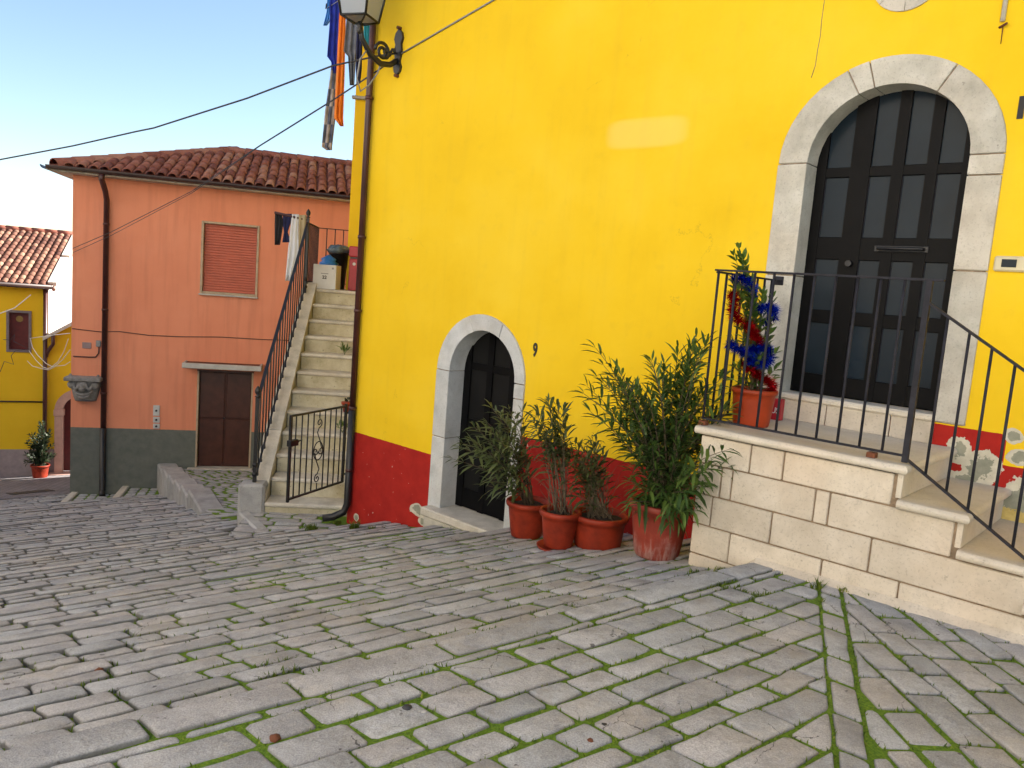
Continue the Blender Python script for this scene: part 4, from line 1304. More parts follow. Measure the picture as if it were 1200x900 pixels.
mb = MB(); mb.box(G, gl-.13, gl+.01, -.03, .03, zm+.13, zm+.20, .006); mb.tube([G.p(gl-.10, 0, zm+.165), G.p(gl-.24, .01, zm+.172)], [.016, .005], 8); mb.build('latch', M['iron'], gate)
for z in (gz0+.1, gz1-.1):
    mb = MB(); mb.tube([G.p(-.09, 0, z), G.p(.01, 0, z)], .012, 8); mb.build('hinge', M['iron'], gate)

# ---- things at the stair head
hd = S.o.y - S.n.y*0
def head_box(px0, px1, py0, py1, depth, dn):
    a = at_depth(px0, py1, depth); b_ = at_depth(px1, py1, depth); t = at_depth((px0+px1)/2, py0, depth)
    F_ = Frame((a.x, a.y, 0), (b_.x-a.x, b_.y-a.y, 0)); wdt = math.hypot(b_.x-a.x, b_.y-a.y)
    return F_, wdt, S.o.z+topz-.002, t.z
hz_ = S.o.z+topz-.002
dep0 = S.p(.3, -ST_G*12-.05, 0).y
F1, w1, zb_, zt_ = head_box(366, 393, 310, 340, dep0, .3)
bx = thing('cardboard_box', F1.p(w1/2, -.15, hz_), 'white cardboard box with small dark print at the stair head', 'box')
mb = MB(); mb.box(F1, 0, w1, -.36, 0, hz_, zt_, .006); mb.build('carton', M['paper_white'], bx)
text_mesh('print', '22', .055, F1, w1*.50, .002, hz_+(zt_-hz_)*.42, M['ink'], bx, 1.0, .002)
mb = MB(); mb.box(F1, w1*.34, w1*.66, .0, .0025, hz_+(zt_-hz_)*.62, hz_+(zt_-hz_)*.65); mb.box(F1, w1-.075, w1-.045, .0, .0025, zt_-.07, zt_-.04); mb.build('print', M['grey_metal'], bx)
mb = MB(); mb.box(F1, 0, w1, -.3585, -.001, zt_+.0002, zt_+.003); 
mb = MB(); P = F1.p(w1*.55, -.16, zt_-.002)
mb.lathe(P, [(.15, 0), (.16, .03), (.11, .07), (.13, .10), (.05, .15), (.015, .17)], 14)
for v in mb.v: v += Vector((R(-.015, .015), R(-.015, .015), R(-.01, .01)))
tag(mb.build('blue_bag', M['bag_blue']), 'crumpled bright blue plastic bag on top of the white box', 'bag')
bd = dep0+.62
Pb = at_depth(396, 318, bd); Pb.z = hz_
bn = thing('black_bin', Pb, 'black dustbin stuffed with a grey rubbish bag at the stair head', 'bin')
zt2 = at_depth(396, 296, bd).z
mb = MB(); mb.lathe(Pb, [(.12, 0), (.125, .02), (.165, zt2-hz_-.03), (.18, zt2-hz_-.03), (.18, zt2-hz_), (.16, zt2-hz_)], 18); mb.build('body', M['bin_black'], bn)
mb = MB(); hgt = .14
mb.lathe(z_(Pb, zt2-.02), [(.15, 0), (.20, .04), (.19, .09), (.13, .13), (.05, .15)], 16)
for v in mb.v: v += Vector((R(-.02, .02), R(-.02, .02), R(-.015, .015)))
mb.build('rubbish_bag', M['bag_grey'], bn)
rd = dep0+.35
F2, w2, _, zt3 = head_box(406.5, 424, 288.5, 340, rd, .3)
rb_ = thing('red_bin', F2.p(w2/2, -.2, hz_), 'tall red plastic bin with lid beside the stair head wall', 'bin')
mb = MB(); zlid = at_depth(412, 301, rd).z
mb.box(F2, .01, w2, -.35, -.01, hz_, zlid-.03, .015); mb.build('body', M['bin_red'], rb_)
mb = MB(); mb.box(F2, -.0, w2+.02, -.37, .0, zlid, zt3, .02); mb.build('lid', M['bin_red'], rb_)
mb = MB(); mb.tube([F2.p(.10, -.012, hz_+.46), F2.p(.10, -.007, hz_+.46)], .028, 12); mb.build('emblem', M['paper_white'], rb_)
mb = MB(); mb.box(F2, .02, w2-.01, -.34, -.02, zlid-.03, zlid); mb.build('rim', M['bin_black'], rb_)
# sprigs and a little pot on the steps by the pipe
def leafy(mb, P, n_, ln, spread, tone0=.5, up=.6, width=.13):
    for _ in range(n_):
        a = R(0, 6.283); el = R(up-.5, up+.5)
        d = Vector((math.cos(a)*math.cos(el), math.sin(a)*math.cos(el), math.sin(el)))
        leaf(mb, P+Vector((R(-1, 1), R(-1, 1), R(-.3, 1)))*spread, d, ln*R(.6, 1.2), width, random.gauss(tone0, .18))
def leaf(mb, P, d, ln, wr=.13, tone=.5, droop=.25):
    d = d.normalized(); s_ = d.cross(Vector((R(-.3, .3), R(-.3, .3), 1)))
    if s_.length < 1e-3: s_ = Vector((1, 0, 0))
    s_.normalize(); up = s_.cross(d)
    w_ = ln*wr*.5
    t = max(0, min(1, tone)); c = (t, t, t, 1)
    m1 = P+d*ln*.35+Vector((0, 0, -droop*ln*.06)); m2 = P+d*ln*.7+Vector((0, 0, -droop*ln*.25)); tip = P+d*ln+Vector((0, 0, -droop*ln*.6))
    fold = up*w_*.45
    mb.mesh([P, m1+s_*w_+fold, m1, m1-s_*w_+fold, m2+s_*w_*.8+fold, m2, m2-s_*w_*.8+fold, tip],
            [(0, 2, 1), (0, 3, 2), (1, 2, 5, 4), (2, 3, 6, 5), (4, 5, 7), (5, 6, 7)], True, c)
for px, py, i, lab in ((404, 410, 7, 'small green sprig growing from an upper step of the outside stair'), (401, 508, 3, 'small green sprig behind the gate on the outside stair')):
    P = at_depth(px, py, S.p(.9, -ST_G*i-.1, 0).y); P.z = S.o.z+ST_R*i
    mb = MB(); leafy(mb, P+Vector((0, 0, .05)), 26, .12, .05, .6, .9, .2)
    for _ in range(4): mb.tube([P, P+Vector((R(-.04, .04), R(-.04, .04), R(.06, .1)))], .003, 4, col=(.3, .3, .3, 1))
    tag(mb.build('sprig', M['leaf_bright'], None, col='tone', fixn=False), lab, 'plant')
P = at_depth(407, 473, S.p(.9, -ST_G*4-.12, 0).y); P.z = S.o.z+ST_R*4
sp = thing('small_pot', P, 'little red flowerpot on a step beside the downpipe', 'flowerpot')
mb = MB(); mb.lathe(P, [(.05, 0), (.075, .11), (.085, .11), (.085, .14), (.07, .14)], 16); mb.build('pot', M['pot_orange'], sp)
mb = MB(); leafy(mb, P+Vector((0, 0, .14)), 20, .06, .03, .4, .9, .3); mb.build('foliage', M['leaf_dark'], sp, col='tone', fixn=False)

# =================================================================== ORANGE HOUSE
oh = thing('orange_house', O.p(1, -2, -4.2), 'orange plastered house with grey-green base and red tiled roof', 'house')
OU0, OU1, OZB = -2.765, 7.0, -5.6
OZT = 1.55
dL, dRr = -.50, .53; dzb, dzt = -4.045, -2.095
wL, wR, wzb, wzt = -.47, .51, -.52, .785
def osheet():
    mb = MB()
    loops = [[(OU0, OZB), (OU1, OZB), (OU1, OZT), (OU0, OZT)], [(dL, dzb), (dL, dzt), (dRr, dzt), (dRr, dzb)], [(wL, wzb), (wL, wzt), (wR, wzt), (wR, wzb)]]
    flat_ = sum(loops, []); tr = tessellate_polygon([[Vector((u, z, 0)) for u, z in l] for l in loops])
    mb.mesh([O.p(u, 0, z) for u, z in flat_], [tuple(t) for t in tr]); mb.uv = flat_; return mb
osheet().build('front_wall', M['orange_plaster'], oh, uv=True)
ODEP = 5.6
for a, b_ in (((OU0, 0), (OU0, -ODEP)), ((OU0, -ODEP), (OU1, -ODEP)), ((OU1, -ODEP), (OU1, 0))):
    A, B = O.p(a[0], a[1], 0), O.p(b_[0], b_[1], 0)
    quadwall('side_wall', [z_(A, OZB), z_(B, OZB), z_(B, OZT), z_(A, OZT)], M['orange_plaster'], oh)
# door
mb = MB(); mb.box(O, dL, dRr, -.20, -.13, dzb, dzt); od = mb.build('door', M['door_brown'], oh)
for k in range(2):
    u0 = dL+.03+k*(dRr-dL-.03)/2; u1 = u0+(dRr-dL-.09)/2
    for z0, z1 in ((dzb+.03, dzb+.97), (dzb+1.0, dzt-.03)):
        mb = MB(); mb.box(O, u0, u1, -.1305, -.105, z0, z1, .012); mb.build('panel', M['door_brown'], od)
mb = MB(); mb.tube([O.p(.0, -.105, dzb+1.0), O.p(.0, -.06, dzb+1.0)], .02, 8); mb.build('knob', M['iron'], od)
for a in ((dL-.012, dL+.02, dzb, dzt), (dRr-.02, dRr+.012, dzb, dzt)):
    mb = MB(); mb.box(O, a[0], a[1], -.19, .008, a[2], a[3]); mb.build('door_jamb', M['frame_wood'], oh)
mb = MB(); mb.box(O, dL-.02, dRr+.02, -.19, .008, dzt, dzt+.03); mb.build('door_lintel', M['door_brown'], oh)
mb = MB(); mb.box(O, dL-.15, dRr+.05, -.2, .12, dzb-.08, dzb-.004, .01); mb.build('door_step', M['old_step'], oh)
# canopy
cz0 = dzt+.10
cy = O.uz(218, 418); 
mb = MB(); mb.box(O, dL-.22, dRr+.16, -.02, .42, cz0+.03, cz0+.085, .005); can = mb.build('canopy', M['rust'], oh)
for q in ((dL-.24, dRr+.18, .42, .46), (dL-.24, dL-.20, -.0, .421), (dRr+.14, dRr+.18, -.0, .421)):
    mb = MB(); mb.box(O, q[0], q[1], q[2], q[3], cz0, cz0+.10, .006); mb.build('fascia', M['canopy_white'], can)
# window with rolled shutter
fw = .045
win = MB(); win.box(O, wL, wR, -.14, -.10, wzb, wzt); win = win.build('window', M['shutter_red'], oh)
for q in ((wL-fw, wL, wzb-fw, wzt+fw), (wR, wR+fw, wzb-fw, wzt+fw), (wL, wR, wzt, wzt+fw), (wL, wR, wzb-fw, wzb)):
    mb = MB(); mb.box(O, q[0]+(.001), q[1]-.001, -.12, .03, q[2]+.001, q[3]-.001, .005); mb.build('frame', M['frame_wood'], win)
ns_ = 26
for k in range(ns_):
    z0 = wzb+(wzt-wzb)*k/ns_; z1 = wzb+(wzt-wzb)*(k+1)/ns_
    mb = MB(); mb.box(O, wL+.004, wR-.004, -.1005, -.075, z0+.004, z1-.004, .008); mb.build('slat', M['shutter_red'], win)
mb = MB(); mb.box(O, wL-.06, wR+.06, .0, .07, wzb-.075, wzb-.046, .006); mb.build('sill', M['canopy_white'], win)
# roof: hip on the left, ridge running right
ez = 1.55; PIT = .36; OVH = .38
eave0 = O.uz(57, 194, OVH)[0]
apx = None
for b10 in range(10, 60):
    bb = b10/10.0; u_, z__ = O.uz(268, 174, -bb)
    if z__ <= ez+PIT*(bb+OVH)+.06: apx = (u_, bb, z__); break
AU, AB, AZ = apx
E0u = eave0; rz_ = ez+PIT*(AB+OVH)
mb = MB()
e0 = O.p(E0u, OVH, ez); e1 = O.p(OU1+.4, OVH, ez); r0 = O.p(AU, -AB, rz_); r1 = O.p(OU1+.4, -AB, rz_); b0 = O.p(E0u, -2*AB-OVH, ez); b1 = O.p(OU1+.4, -2*AB-OVH, ez)
for f_ in ([e0, e1, r1, r0], [e0, r0, b0], [b0, r0, r1, b1]): mb.face(f_)
roof = mb.build('roof', M['roof_tile'], oh)
mb = MB(); mb.plate([z_(e0, ez-.04), z_(e1, ez-.04), z_(b1, ez-.04), z_(b0, ez-.04)], .06); mb.build('soffit', M['lime_plaster'], oh)
# barrel tile mesh (local: x along slope upward, y across, z up)
def tile_mesh(name, ln, r0_, r1_, th=.016, seg=6, k=.72):
    mb = MB(); pts = []
    for (x, r_) in ((0, r0_), (ln, r1_)):
        for t_ in (0, th):
            for i in range(seg+1):
                a = math.pi*i/seg; rr = r_-t_
                pts.append(Vector((x, -rr*math.cos(a), rr*k*math.sin(a)+(.0 if t_ == 0 else 0))))
    s1 = seg+1; fs = []
    for i in range(seg):
        fs.append((i, i+1, 2*s1+i+1, 2*s1+i))            # outer
        fs.append((i+1, i, s1+i, s1+i+1))                  # front lip
    mb.mesh(pts, fs, True)
    me = mb.data(name, Vector((0, 0, EYE)), M['roof_tile']); return me
TM = tile_mesh('roof_tile', .46, .088, .075)
def place(me, name, P, xd, zd, parent, s=1.0):
    xd = xd.normalized(); yd = zd.cross(xd).normalized(); zd = xd.cross(yd).normalized()
    o = obj(name, me, parent); mm = Matrix((xd*s, yd*s, zd*s)).transposed().to_4x4()
    mm.translation = P+Vector((0, 0, EYE))-wl(parent); o.matrix_local = mm; return o
upv = (-O.n+Vector((0, 0, PIT))).normalized(); nrm = O.x.cross(upv); nrm = nrm if nrm.z > 0 else -nrm
slen = math.hypot(AB+OVH, PIT*(AB+OVH)); rowl = .40
tcount = 0; cands = []
u = E0u+.15
while u < OU1+.3:
    k = 0
    while True:
        s0 = -.04+k*rowl
        if s0 > slen-.1: break
        frac = (s0+.25)/slen
        # stay right of the hip line
        if u > E0u+(AU-E0u)*frac+.02: cands.append((u, s0))
        k += 1
    u += .192
cands.sort(key=lambda t: t[0])
restm = MB()
for q, (u, s0) in enumerate(cands):
    P = O.p(u+R(-.012, .012), OVH, ez)+upv*s0+nrm*(.012+R(-.004, .006))+nrm*.0
    up2 = (upv+nrm*-.035*0+Vector((R(-.015, .015), R(-.015, .015), R(-.01, .01)))).normalized()
    up2 = (up2 - nrm*.02).normalized()
    if q < 280: place(TM, 'tile', P+nrm*.012, up2, nrm, roof)
    else:
        xd = up2; yd = nrm.cross(xd).normalized(); zd = xd.cross(yd)
        i0 = len(restm.v); vs = [P+xd*v.co.x+yd*v.co.y+zd*v.co.z for v in TM.vertices]
        restm.mesh(vs, [tuple(p.vertices) for p in TM.polygons], True)
if restm.v:
    o = restm.build('tiles', M['roof_tile'], roof, fixn=False); o['kind'] = 'stuff'
# pan tiles between the barrels: shallow channels, darker
HM = tile_mesh('hip_tile', .44, .17, .15, .018, 6, .85)
hd_ = (r0-e0); hl = hd_.length; hdn = hd_.normalized()
k = 0
while k*.36 < hl-.1:
    place(HM, 'hip_tile', e0+hdn*(k*.36+.10)+Vector((0, 0, -.035)), hdn, Vector((0, 0, 1)), roof); k += 1
k = 0
while k*.36 < 6.5:
    place(HM, 'ridge_tile', r0+O.x*(k*.36)+Vector((0, 0, -.03)), O.x, Vector((0, 0, 1)), roof); k += 1
# gutter and downpipe
def gutter(A, B, name='gutter'):
    mb = MB(); d = (B-A).normalized(); s_ = Vector((d.y, -d.x, 0)); pts = []
    for P in (A, B):
        for rr in (.07, .062):
            for i in range(9):
                a = math.pi*i/8; pts.append(P+s_*math.cos(a)*rr-Vector((0, 0, 1))*math.sin(a)*rr)
    fs = []
    for i in range(8): fs += [(i, i+1, 18+i+1, 18+i), (9+i+1, 9+i, 27+i, 27+i+1), (i, 9+i, 9+i+1, i+1)]
    fs += [(0, 18, 27, 9), (8, 17, 35, 26)]
    mb.mesh(pts, fs, True); return mb.build(name, M['gutter'], oh, fixn=False)
gA = O.p(E0u-.02, OVH+.06, ez-.01); gB = O.p(OU1+.4, OVH+.06, ez-.01)
gutter(gA, gB); gutter(O.p(E0u-.06, -2*AB, ez-.01), O.p(E0u-.06, OVH+.05, ez-.01))
pu_, _ = O.uz(124, 300, .08)
mb = MB(); gu = O.uz(119, 206, OVH+.06)[0]
mb.tube([O.p(gu, OVH+.06, ez-.07), O.p(gu, OVH+.05, ez-.17), O.p(gu+.02, .24, ez-.36), O.p(pu_, .08, ez-.50), O.p(pu_, .08, -3.3)], .05, 10)
dpo = mb.build('downpipe', M['pipe_brown'], oh)
mb = MB(); mb.tube([O.p(pu_, .08, -3.28), O.p(pu_, .08, -4.50), O.p(pu_, .12, -4.56), O.p(pu_+.03, .2, -4.6)], .058, 10); mb.build('downpipe_foot', M['iron'], dpo)
for z in (.6, -1.0, -2.6):
    mb = MB(); mb.tube([O.p(pu_, .08, z-.02), O.p(pu_, .08, z+.02)], .058, 10); mb.box(O, pu_-.01, pu_+.01, -.01, .05, z-.01, z+.01); mb.build('pipe_clamp', M['pipe_brown'], dpo)
# meter plates, name plaque, conduit, wall cable
for y0, y1 in ((475, 487), (488.5, 495), (496.5, 502)):
    a = O.uz(179.5, y1); b_ = O.uz(187.5, y0)
    mb = MB(); mb.box(O, a[0], b_[0], -.002, .03, a[1], b_[1], .008); pl = mb.build('meter_plate', M['white_plastic'], oh)
    mb = MB(); cu_, cz_ = (a[0]+b_[0])/2, (a[1]+b_[1])/2; mb.tube([O.p(cu_, .029, cz_), O.p(cu_, .036, cz_)], .022, 10); mb.build('dial', M['dark_grey'], pl)
a = O.uz(96.5, 408); b_ = O.uz(107, 401.5)
mb = MB(); mb.box(O, a[0], b_[0], -.002, .015, a[1], b_[1], .004); mb.build('plaque', M['plaque'], oh)
a = O.uz(113, 406); b_ = O.uz(118.5, 399)
mb = MB(); mb.box(O, a[0], b_[0], -.002, .05, a[1], b_[1], .008); jb = mb.build('junction_box', M['grey_metal'], oh)
def wall_line(F_, pix, r_, mat, parent, n=.012, name='cable'):
    mb = MB(); mb.tube([F_.p(*(lambda t: (t[0], n, t[1]))(F_.uz(x, y, n))) for x, y in pix], r_, 6); return mb.build(name, mat, parent)
wall_line(O, [(116, 405), (115.5, 414), (112, 418.5), (104, 418.5), (86, 417.5)], .012, M['pipe_brown'], jb, .014, 'conduit')
wall_line(O, [(84.5, 385), (110, 388), (119, 389), (140, 388.5), (175, 393), (210, 394.5), (260, 395), (310, 398), (345, 399)], .007, M['pipe_brown'], oh, .012)
# carved stone capital set on the corner
c0u, c0z_ = O.uz(76, 441, .2); c1u, _ = O.uz(119, 441, .2); czb = O.uz(98, 471, .2)[1]
cap = thing('stone_capital', O.p((c0u+c1u)/2, .1, czb), 'carved grey stone capital built into the corner of the orange house', 'capital')
H = c0z_-czb; cu_ = (c0u+c1u)/2; cw_ = (c1u-c0u)/2
mb = MB(); mb.box(O, c0u, c1u, -.25, .30, c0z_-.075, c0z_, .012); mb.build('abacus', M['capital_stone'], cap)
mb = MB(); ring1 = []
prof = [(.60, 0), (.66, .12), (.74, .35), (.84, .6), (.94, .83), (.97, .88)]
pts = []
for s_, zt in prof:
    for i in range(13):
        a = math.pi*i/12; pts.append(O.p(cu_-cw_*s_*math.cos(a)*1.0, -.05+.32*s_*math.sin(a)**.6, czb+H*zt))
fs = [(r_*13+i, r_*13+i+1, (r_+1)*13+i+1, (r_+1)*13+i) for r_ in range(len(prof)-1) for i in range(12)]+[tuple(range(13))]
mb.mesh(pts, fs, True); mb.build('bell', M['capital_stone'], cap)
def blob(mb, P, rx, ry, rz2, seg=10):
    pts = []; fs = []
    for i in range(7):
        th = math.pi*i/6
        for k in range(seg):
            a = 2*math.pi*k/seg; pts.append(P+O.x*rx*math.sin(th)*math.cos(a)+O.n*ry*math.sin(th)*math.sin(a)+Vector((0, 0, rz2*math.cos(th))))
    for i in range(6):
        for k in range(seg): fs.append((i*seg+k, i*seg+(k+1) % seg, (i+1)*seg+(k+1) % seg, (i+1)*seg+k))
    mb.mesh(pts, fs, True)
for du, zf, rx, rz2, nn in ((0, .66, .09, .09, .27), (0, .54, .055, .05, .29), (-.62, .68, .085, .08, .20), (.62, .68, .085, .08, .20)):
    mb = MB(); blob(mb, O.p(cu_+cw_*du, nn-.02, czb+H*zf), rx, .07, rz2); mb.build('carving', M['capital_stone'], cap)
for s_ in (-1, 1):
    mb = MB(); mb.tube([O.p(cu_+s_*cw_*(.12+.11*i), .265-.012*i*i*.35, czb+H*(.80-.28*math.sin(i*.75))) for i in range(7)], [.03, .036, .036, .034, .03, .03, .02], 8); mb.build('carving', M['capital_stone'], cap)
for zz, w_ in ((.30, .46), (.18, .36)):
    mb = MB(); mb.tube([O.p(cu_+cw_*w_*math.cos(a), .2+.05*math.sin(-a), czb+H*(zz+.17+.17*math.sin(a))) for a in np.linspace(math.pi, 2*math.pi, 11)], .028, 8); mb.build('carving', M['capital_stone'], cap)

# =================================================================== HOUSE AT THE FAR LEFT
lh = thing('far_yellow_house', L.p(-1, -1, -5.6), 'smaller yellow house down the lane with sunlit tiled roof', 'house')
er = L.uz(57, 335); 
LU1 = er[0]; LU0 = -7.0; LZT = er[1]
LU2 = 2.6; AZT = L.uz(70, 390)[1]
wa = L.uz(7.5, 412); wb = L.uz(37, 364.5)
def lsheet():
    mb = MB(); loops = [[(LU0, -7.5), (LU1, -7.5), (LU1, LZT), (LU0, LZT)], [(wa[0], wa[1]), (wa[0], wb[1]), (wb[0], wb[1]), (wb[0], wa[1])]]
    fl = sum(loops, []); tr = tessellate_polygon([[Vector((u, z, 0)) for u, z in l] for l in loops])
    mb.mesh([L.p(u, 0, z) for u, z in fl], [tuple(t) for t in tr]); mb.uv = fl; return mb
lsheet().build('front_wall', M['left_plaster'], lh, uv=True)
gd_ = L.p(LU1, -6, 0); g0_ = L.p(LU1, 0, 0)
quadwall('gable_wall', [z_(g0_, -7.5), z_(gd_, -7.5), z_(gd_, LZT), z_(g0_, LZT)], M['white_plaster'], lh)
quadwall('end_wall', [z_(L.p(LU0, -6, 0), -7.5), z_(L.p(LU0, 0, 0), -7.5), z_(L.p(LU0, 0, 0), LZT), z_(L.p(LU0, -6, 0), LZT)], M['left_plaster'], lh)
# roof
LP_ = .33; LOV = .25
bbest = None
for b10 in range(5, 60):
    bb = b10/10; u_, z__ = L.uz(40, 273, -bb)
    if z__ <= LZT+LP_*(bb+LOV): bbest = bb; break
RB_ = bbest; RZ_ = LZT+LP_*(RB_+LOV)
lup = (-L.n+Vector((0, 0, LP_))).normalized(); lnr = L.x.cross(lup); lnr = lnr if lnr.z > 0 else -lnr
mb = MB(); v0 = LU1+.12
for f_ in ([L.p(LU0, LOV, LZT), L.p(v0, LOV, LZT), L.p(v0, -RB_, RZ_), L.p(LU0, -RB_, RZ_)], [L.p(LU0, -2*RB_, LZT), L.p(LU0, -RB_, RZ_), L.p(v0, -RB_, RZ_), L.p(v0, -2*RB_, LZT)]): mb.face(f_)
lrf = mb.build('roof', M['rust'], lh)
mb = MB(); mb.face([L.p(LU1, 0, LZT), L.p(LU1, -RB_, RZ_-.1), L.p(LU1, -2*RB_, LZT)]); mb.build('gable', M['white_plaster'], lh)
mb = MB(); ll = math.hypot(RB_+LOV, LP_*(RB_+LOV)); u = LU0+.1
while u < v0-.12:
    s0 = -.03
    while s0 < ll-.05:
        tn = max(0, min(1, random.gauss(.5, .25))); P = L.p(u, LOV, LZT)+lup*s0+lnr*.015
        yd = lnr.cross(lup).normalized(); xd = (lup-lnr*.03).normalized()
        mb.mesh([P+xd*v.co.x*.75+yd*v.co.y*.84+lnr*v.co.z for v in TM.vertices], [tuple(p.vertices) for p in TM.polygons], True, (tn, tn, tn, 1)); s0 += .30
    u += .165
o = mb.build('tiles', M['roof_tile_far'], lrf, col='tone', fixn=False); o['kind'] = 'stuff'
for k in range(2):
    s0 = .15+ll*.5*k
    mb = MB(); A = L.p(v0+.02, LOV, LZT)+lup*s0+lnr*.06; B = L.p(v0+.02, LOV, LZT)+lup*(s0+ll*.46)+lnr*.06
    P = [q+d for q in (A, B) for d in (L.x*-.14, L.x*.05, L.x*.05-lnr*.1, L.x*-.14-lnr*.04)]
    mb.mesh(P, [(0, 1, 5, 4), (1, 2, 6, 5), (2, 3, 7, 6), (3, 0, 4, 7), (0, 3, 2, 1), (4, 5, 6, 7)]); mb.build('verge_board', M['canopy_white'], lrf)
mb = MB(); A = L.p(v0+.03, LOV+.02, LZT-.08); B = L.p(v0+.03, -RB_, RZ_-.08); mb.tube([A, B], .05, 6); mb.build('verge_trim', M['pink_stone'], lrf)
mb = MB(); mb.tube([L.p(LU0, LOV+.05, LZT-.02), L.p(v0, LOV+.05, LZT-.02)], .06, 8); mb.build('gutter', M['gutter'], lh)
mb = MB(); u = LU0
while u < v0-.3:
    mb.tube([L.p(u, -RB_, RZ_+.03), L.p(u+.36, -RB_, RZ_+.04)], [.11, .09], 8); u += .33
mb.build('ridge_tiles', M['roof_tile'], lrf)
# window
mb = MB(); mb.box(L, wa[0], wb[0], -.16, -.10, wa[1], wb[1]); lw_ = mb.build('window', M['red_shutter_dark'], lh)
fw = .06
for q in ((wa[0]-.0, wa[0]+fw, wa[1], wb[1]), (wb[0]-fw, wb[0], wa[1], wb[1]), (wa[0]+fw, wb[0]-fw, wb[1]-fw, wb[1]), (wa[0]+fw, wb[0]-fw, wa[1], wa[1]+fw)):
    mb = MB(); mb.box(L, q[0]+.001, q[1]-.001, -.12, .03, q[2]+.001, q[3]-.001); mb.build('frame', M['grey_frame'], lw_)
mb = MB(); mc = L.uz(22, 374); mb.tube([L.p(mc[0], -.101, mc[1]), L.p(mc[0], -.085, mc[1])], .08, 12); mb.build('wreath', M['brass'], lw_)
# annex with the arched door
an0 = L.uz(60, 396); an1 = L.uz(90, 384)
ad0 = L.uz(64, 500, 0)[0]; ad1 = ad0+1.25
azs = L.uz(66, 480)[1]; azt = L.uz(80, 455)[1]; azb = L.uz(70, 553)[1]
mb = MB(); hole = arch_pts(ad0+.12, ad1-.12, azs, azt-.14, azb)
loops = [[(LU1, -7.5), (LU2, -7.5), (LU2, an1[1]+1.2), (LU1, an0[1])], hole[::-1]]
fl = sum(loops, []); tr = tessellate_polygon([[Vector((u, z, 0)) for u, z in l] for l in loops])
mb.mesh([L.p(u, -.01, z) for u, z in fl], [tuple(t) for t in tr]); mb.uv = fl; anx = mb.build('annex_wall', M['left_plaster'], lh, uv=True)
mb = MB(); sl2 = (an1[1]+1.2-an0[1])/(LU2-LU1)
P = [L.p(u, n, an0[1]+sl2*(u-LU1)+dz) for u in (LU1-.1, LU2) for n, dz in ((.16, 0), (.16, .10), (-.2, .10), (-.2, .0))]
mb.mesh(P, [(0, 1, 2, 3), (7, 6, 5, 4), (0, 4, 5, 1), (1, 5, 6, 2), (2, 6, 7, 3), (3, 7, 4, 0)]); mb.build('annex_coping', M['canopy_white'], lh)
mb = MB(); mb.box(L, ad0+.05, ad1-.05, -.2, -.12, azb, azt-.05); mb.build('door', M['red_shutter_dark'], lh)
st = [math.pi*i/10 for i in range(11)]; cu_ = (ad0+ad1)/2; aw = (ad1-ad0)/2; hh = azt-azs
for q, (a, b_) in enumerate(((0, .33), (.33, .67), (.67, 1))):
    tt = [math.pi*(a+(b_-a)*i/6) for i in range(7)]
    poly = [(cu_-aw*math.cos(t), azs+hh*math.sin(t)) for t in tt]+[(cu_-(aw-.2)*math.cos(t), azs+(hh-.2)*math.sin(t)) for t in reversed(tt)]
    mb = MB(); mb.prism(L, poly, -.15, .05); mb.build('surround_stone', M['pink_stone'], lh)
for a, b_ in ((ad0, ad0+.2), (ad1-.2, ad1)):
    mb = MB(); mb.box(L, a, b_, -.15, .05, azb, azs-.16, .006); mb.build('surround_stone', M['pink_stone'], lh)
    mb = MB(); mb.box(L, a-.02, b_+.02, -.15, .07, azs-.16, azs+.005, .006); mb.build('surround_stone', M['pink_stone'], lh)
mb = MB(); mb.box(L, ad0-.1, ad1+.1, -.1, .3, azb-.15, azb, .01); mb.build('door_step', M['pink_stone'], lh)
pp = L.uz(53.5, 400)[0]
mb = MB(); mb.tube([L.p(pp, .07, LZT), L.p(pp, .07, -6.2)], .05, 8); mb.build('downpipe', M['pipe_brown'], lh)
mb = MB(); q0 = L.uz(62, 392, .2); mb.tube([L.p(q0[0], .2, q0[1]), L.p(q0[0], .15, q0[1]-.25), L.p(pp+.06, .07, q0[1]-.45), L.p(pp+.02, .07, q0[1]-.6)], .045, 8); mb.build('downpipe_branch', M['pipe_brown'], lh)
wall_line(L, [(-20, 470), (10, 470.5), (55, 471)], .02, M['gutter'], lh, .02, 'wall_pipe')
# string lights between the far house and the orange corner
sl0 = thing('string_lights', L.p(0, .5, -3), 'unlit white festoon lights looped across the lane to the orange corner', 'string lights')
def fest(px, ya, d0, d1):
    return [at_depth(x, y, d0+(d1-d0)*i/(len(px)-1)) for i, (x, y) in enumerate(zip(px, ya))]
for pix in ([(35, 396.5), (60, 393), (82, 390.5)], [(35.5, 396.5), (38, 407), (44, 416), (54, 426), (61, 429.5), (68, 424), (75, 412), (80, 397)],
            [(34, 411), (42, 422), (50, 430), (56, 432), (66, 428), (74, 421), (82, 410)], [(32, 423), (38, 429), (47, 431.5), (57, 433.5), (66, 429), (76, 428), (82, 424)]):
    mb = MB(); P = [at_depth(x, y, 18.6-3.6*i/(len(pix)-1)) for i, (x, y) in enumerate(pix)]
    mb.tube(P, .007, 6); mb.build('light_strand', M['string_light'], sl0)
mb = MB(); P = [at_depth(x, y, 18.8) for x, y in ((-5, 369), (5, 365.5), (17, 361), (27, 353), (36, 345.5))]; mb.tube(P, .012, 6)
mb.build('light_strand', M['string_light'], sl0)
star = [(4, 398), (12, 398.5), (17, 392), (16, 400), (34, 409), (18, 411), (13, 417), (16, 427), (5, 423.5), (0, 436)]
mb = MB(); mb.tube([at_depth(x, y, 18.3) for x, y in star], .008, 5); mb.build('star_outline', M['cable'], sl0)

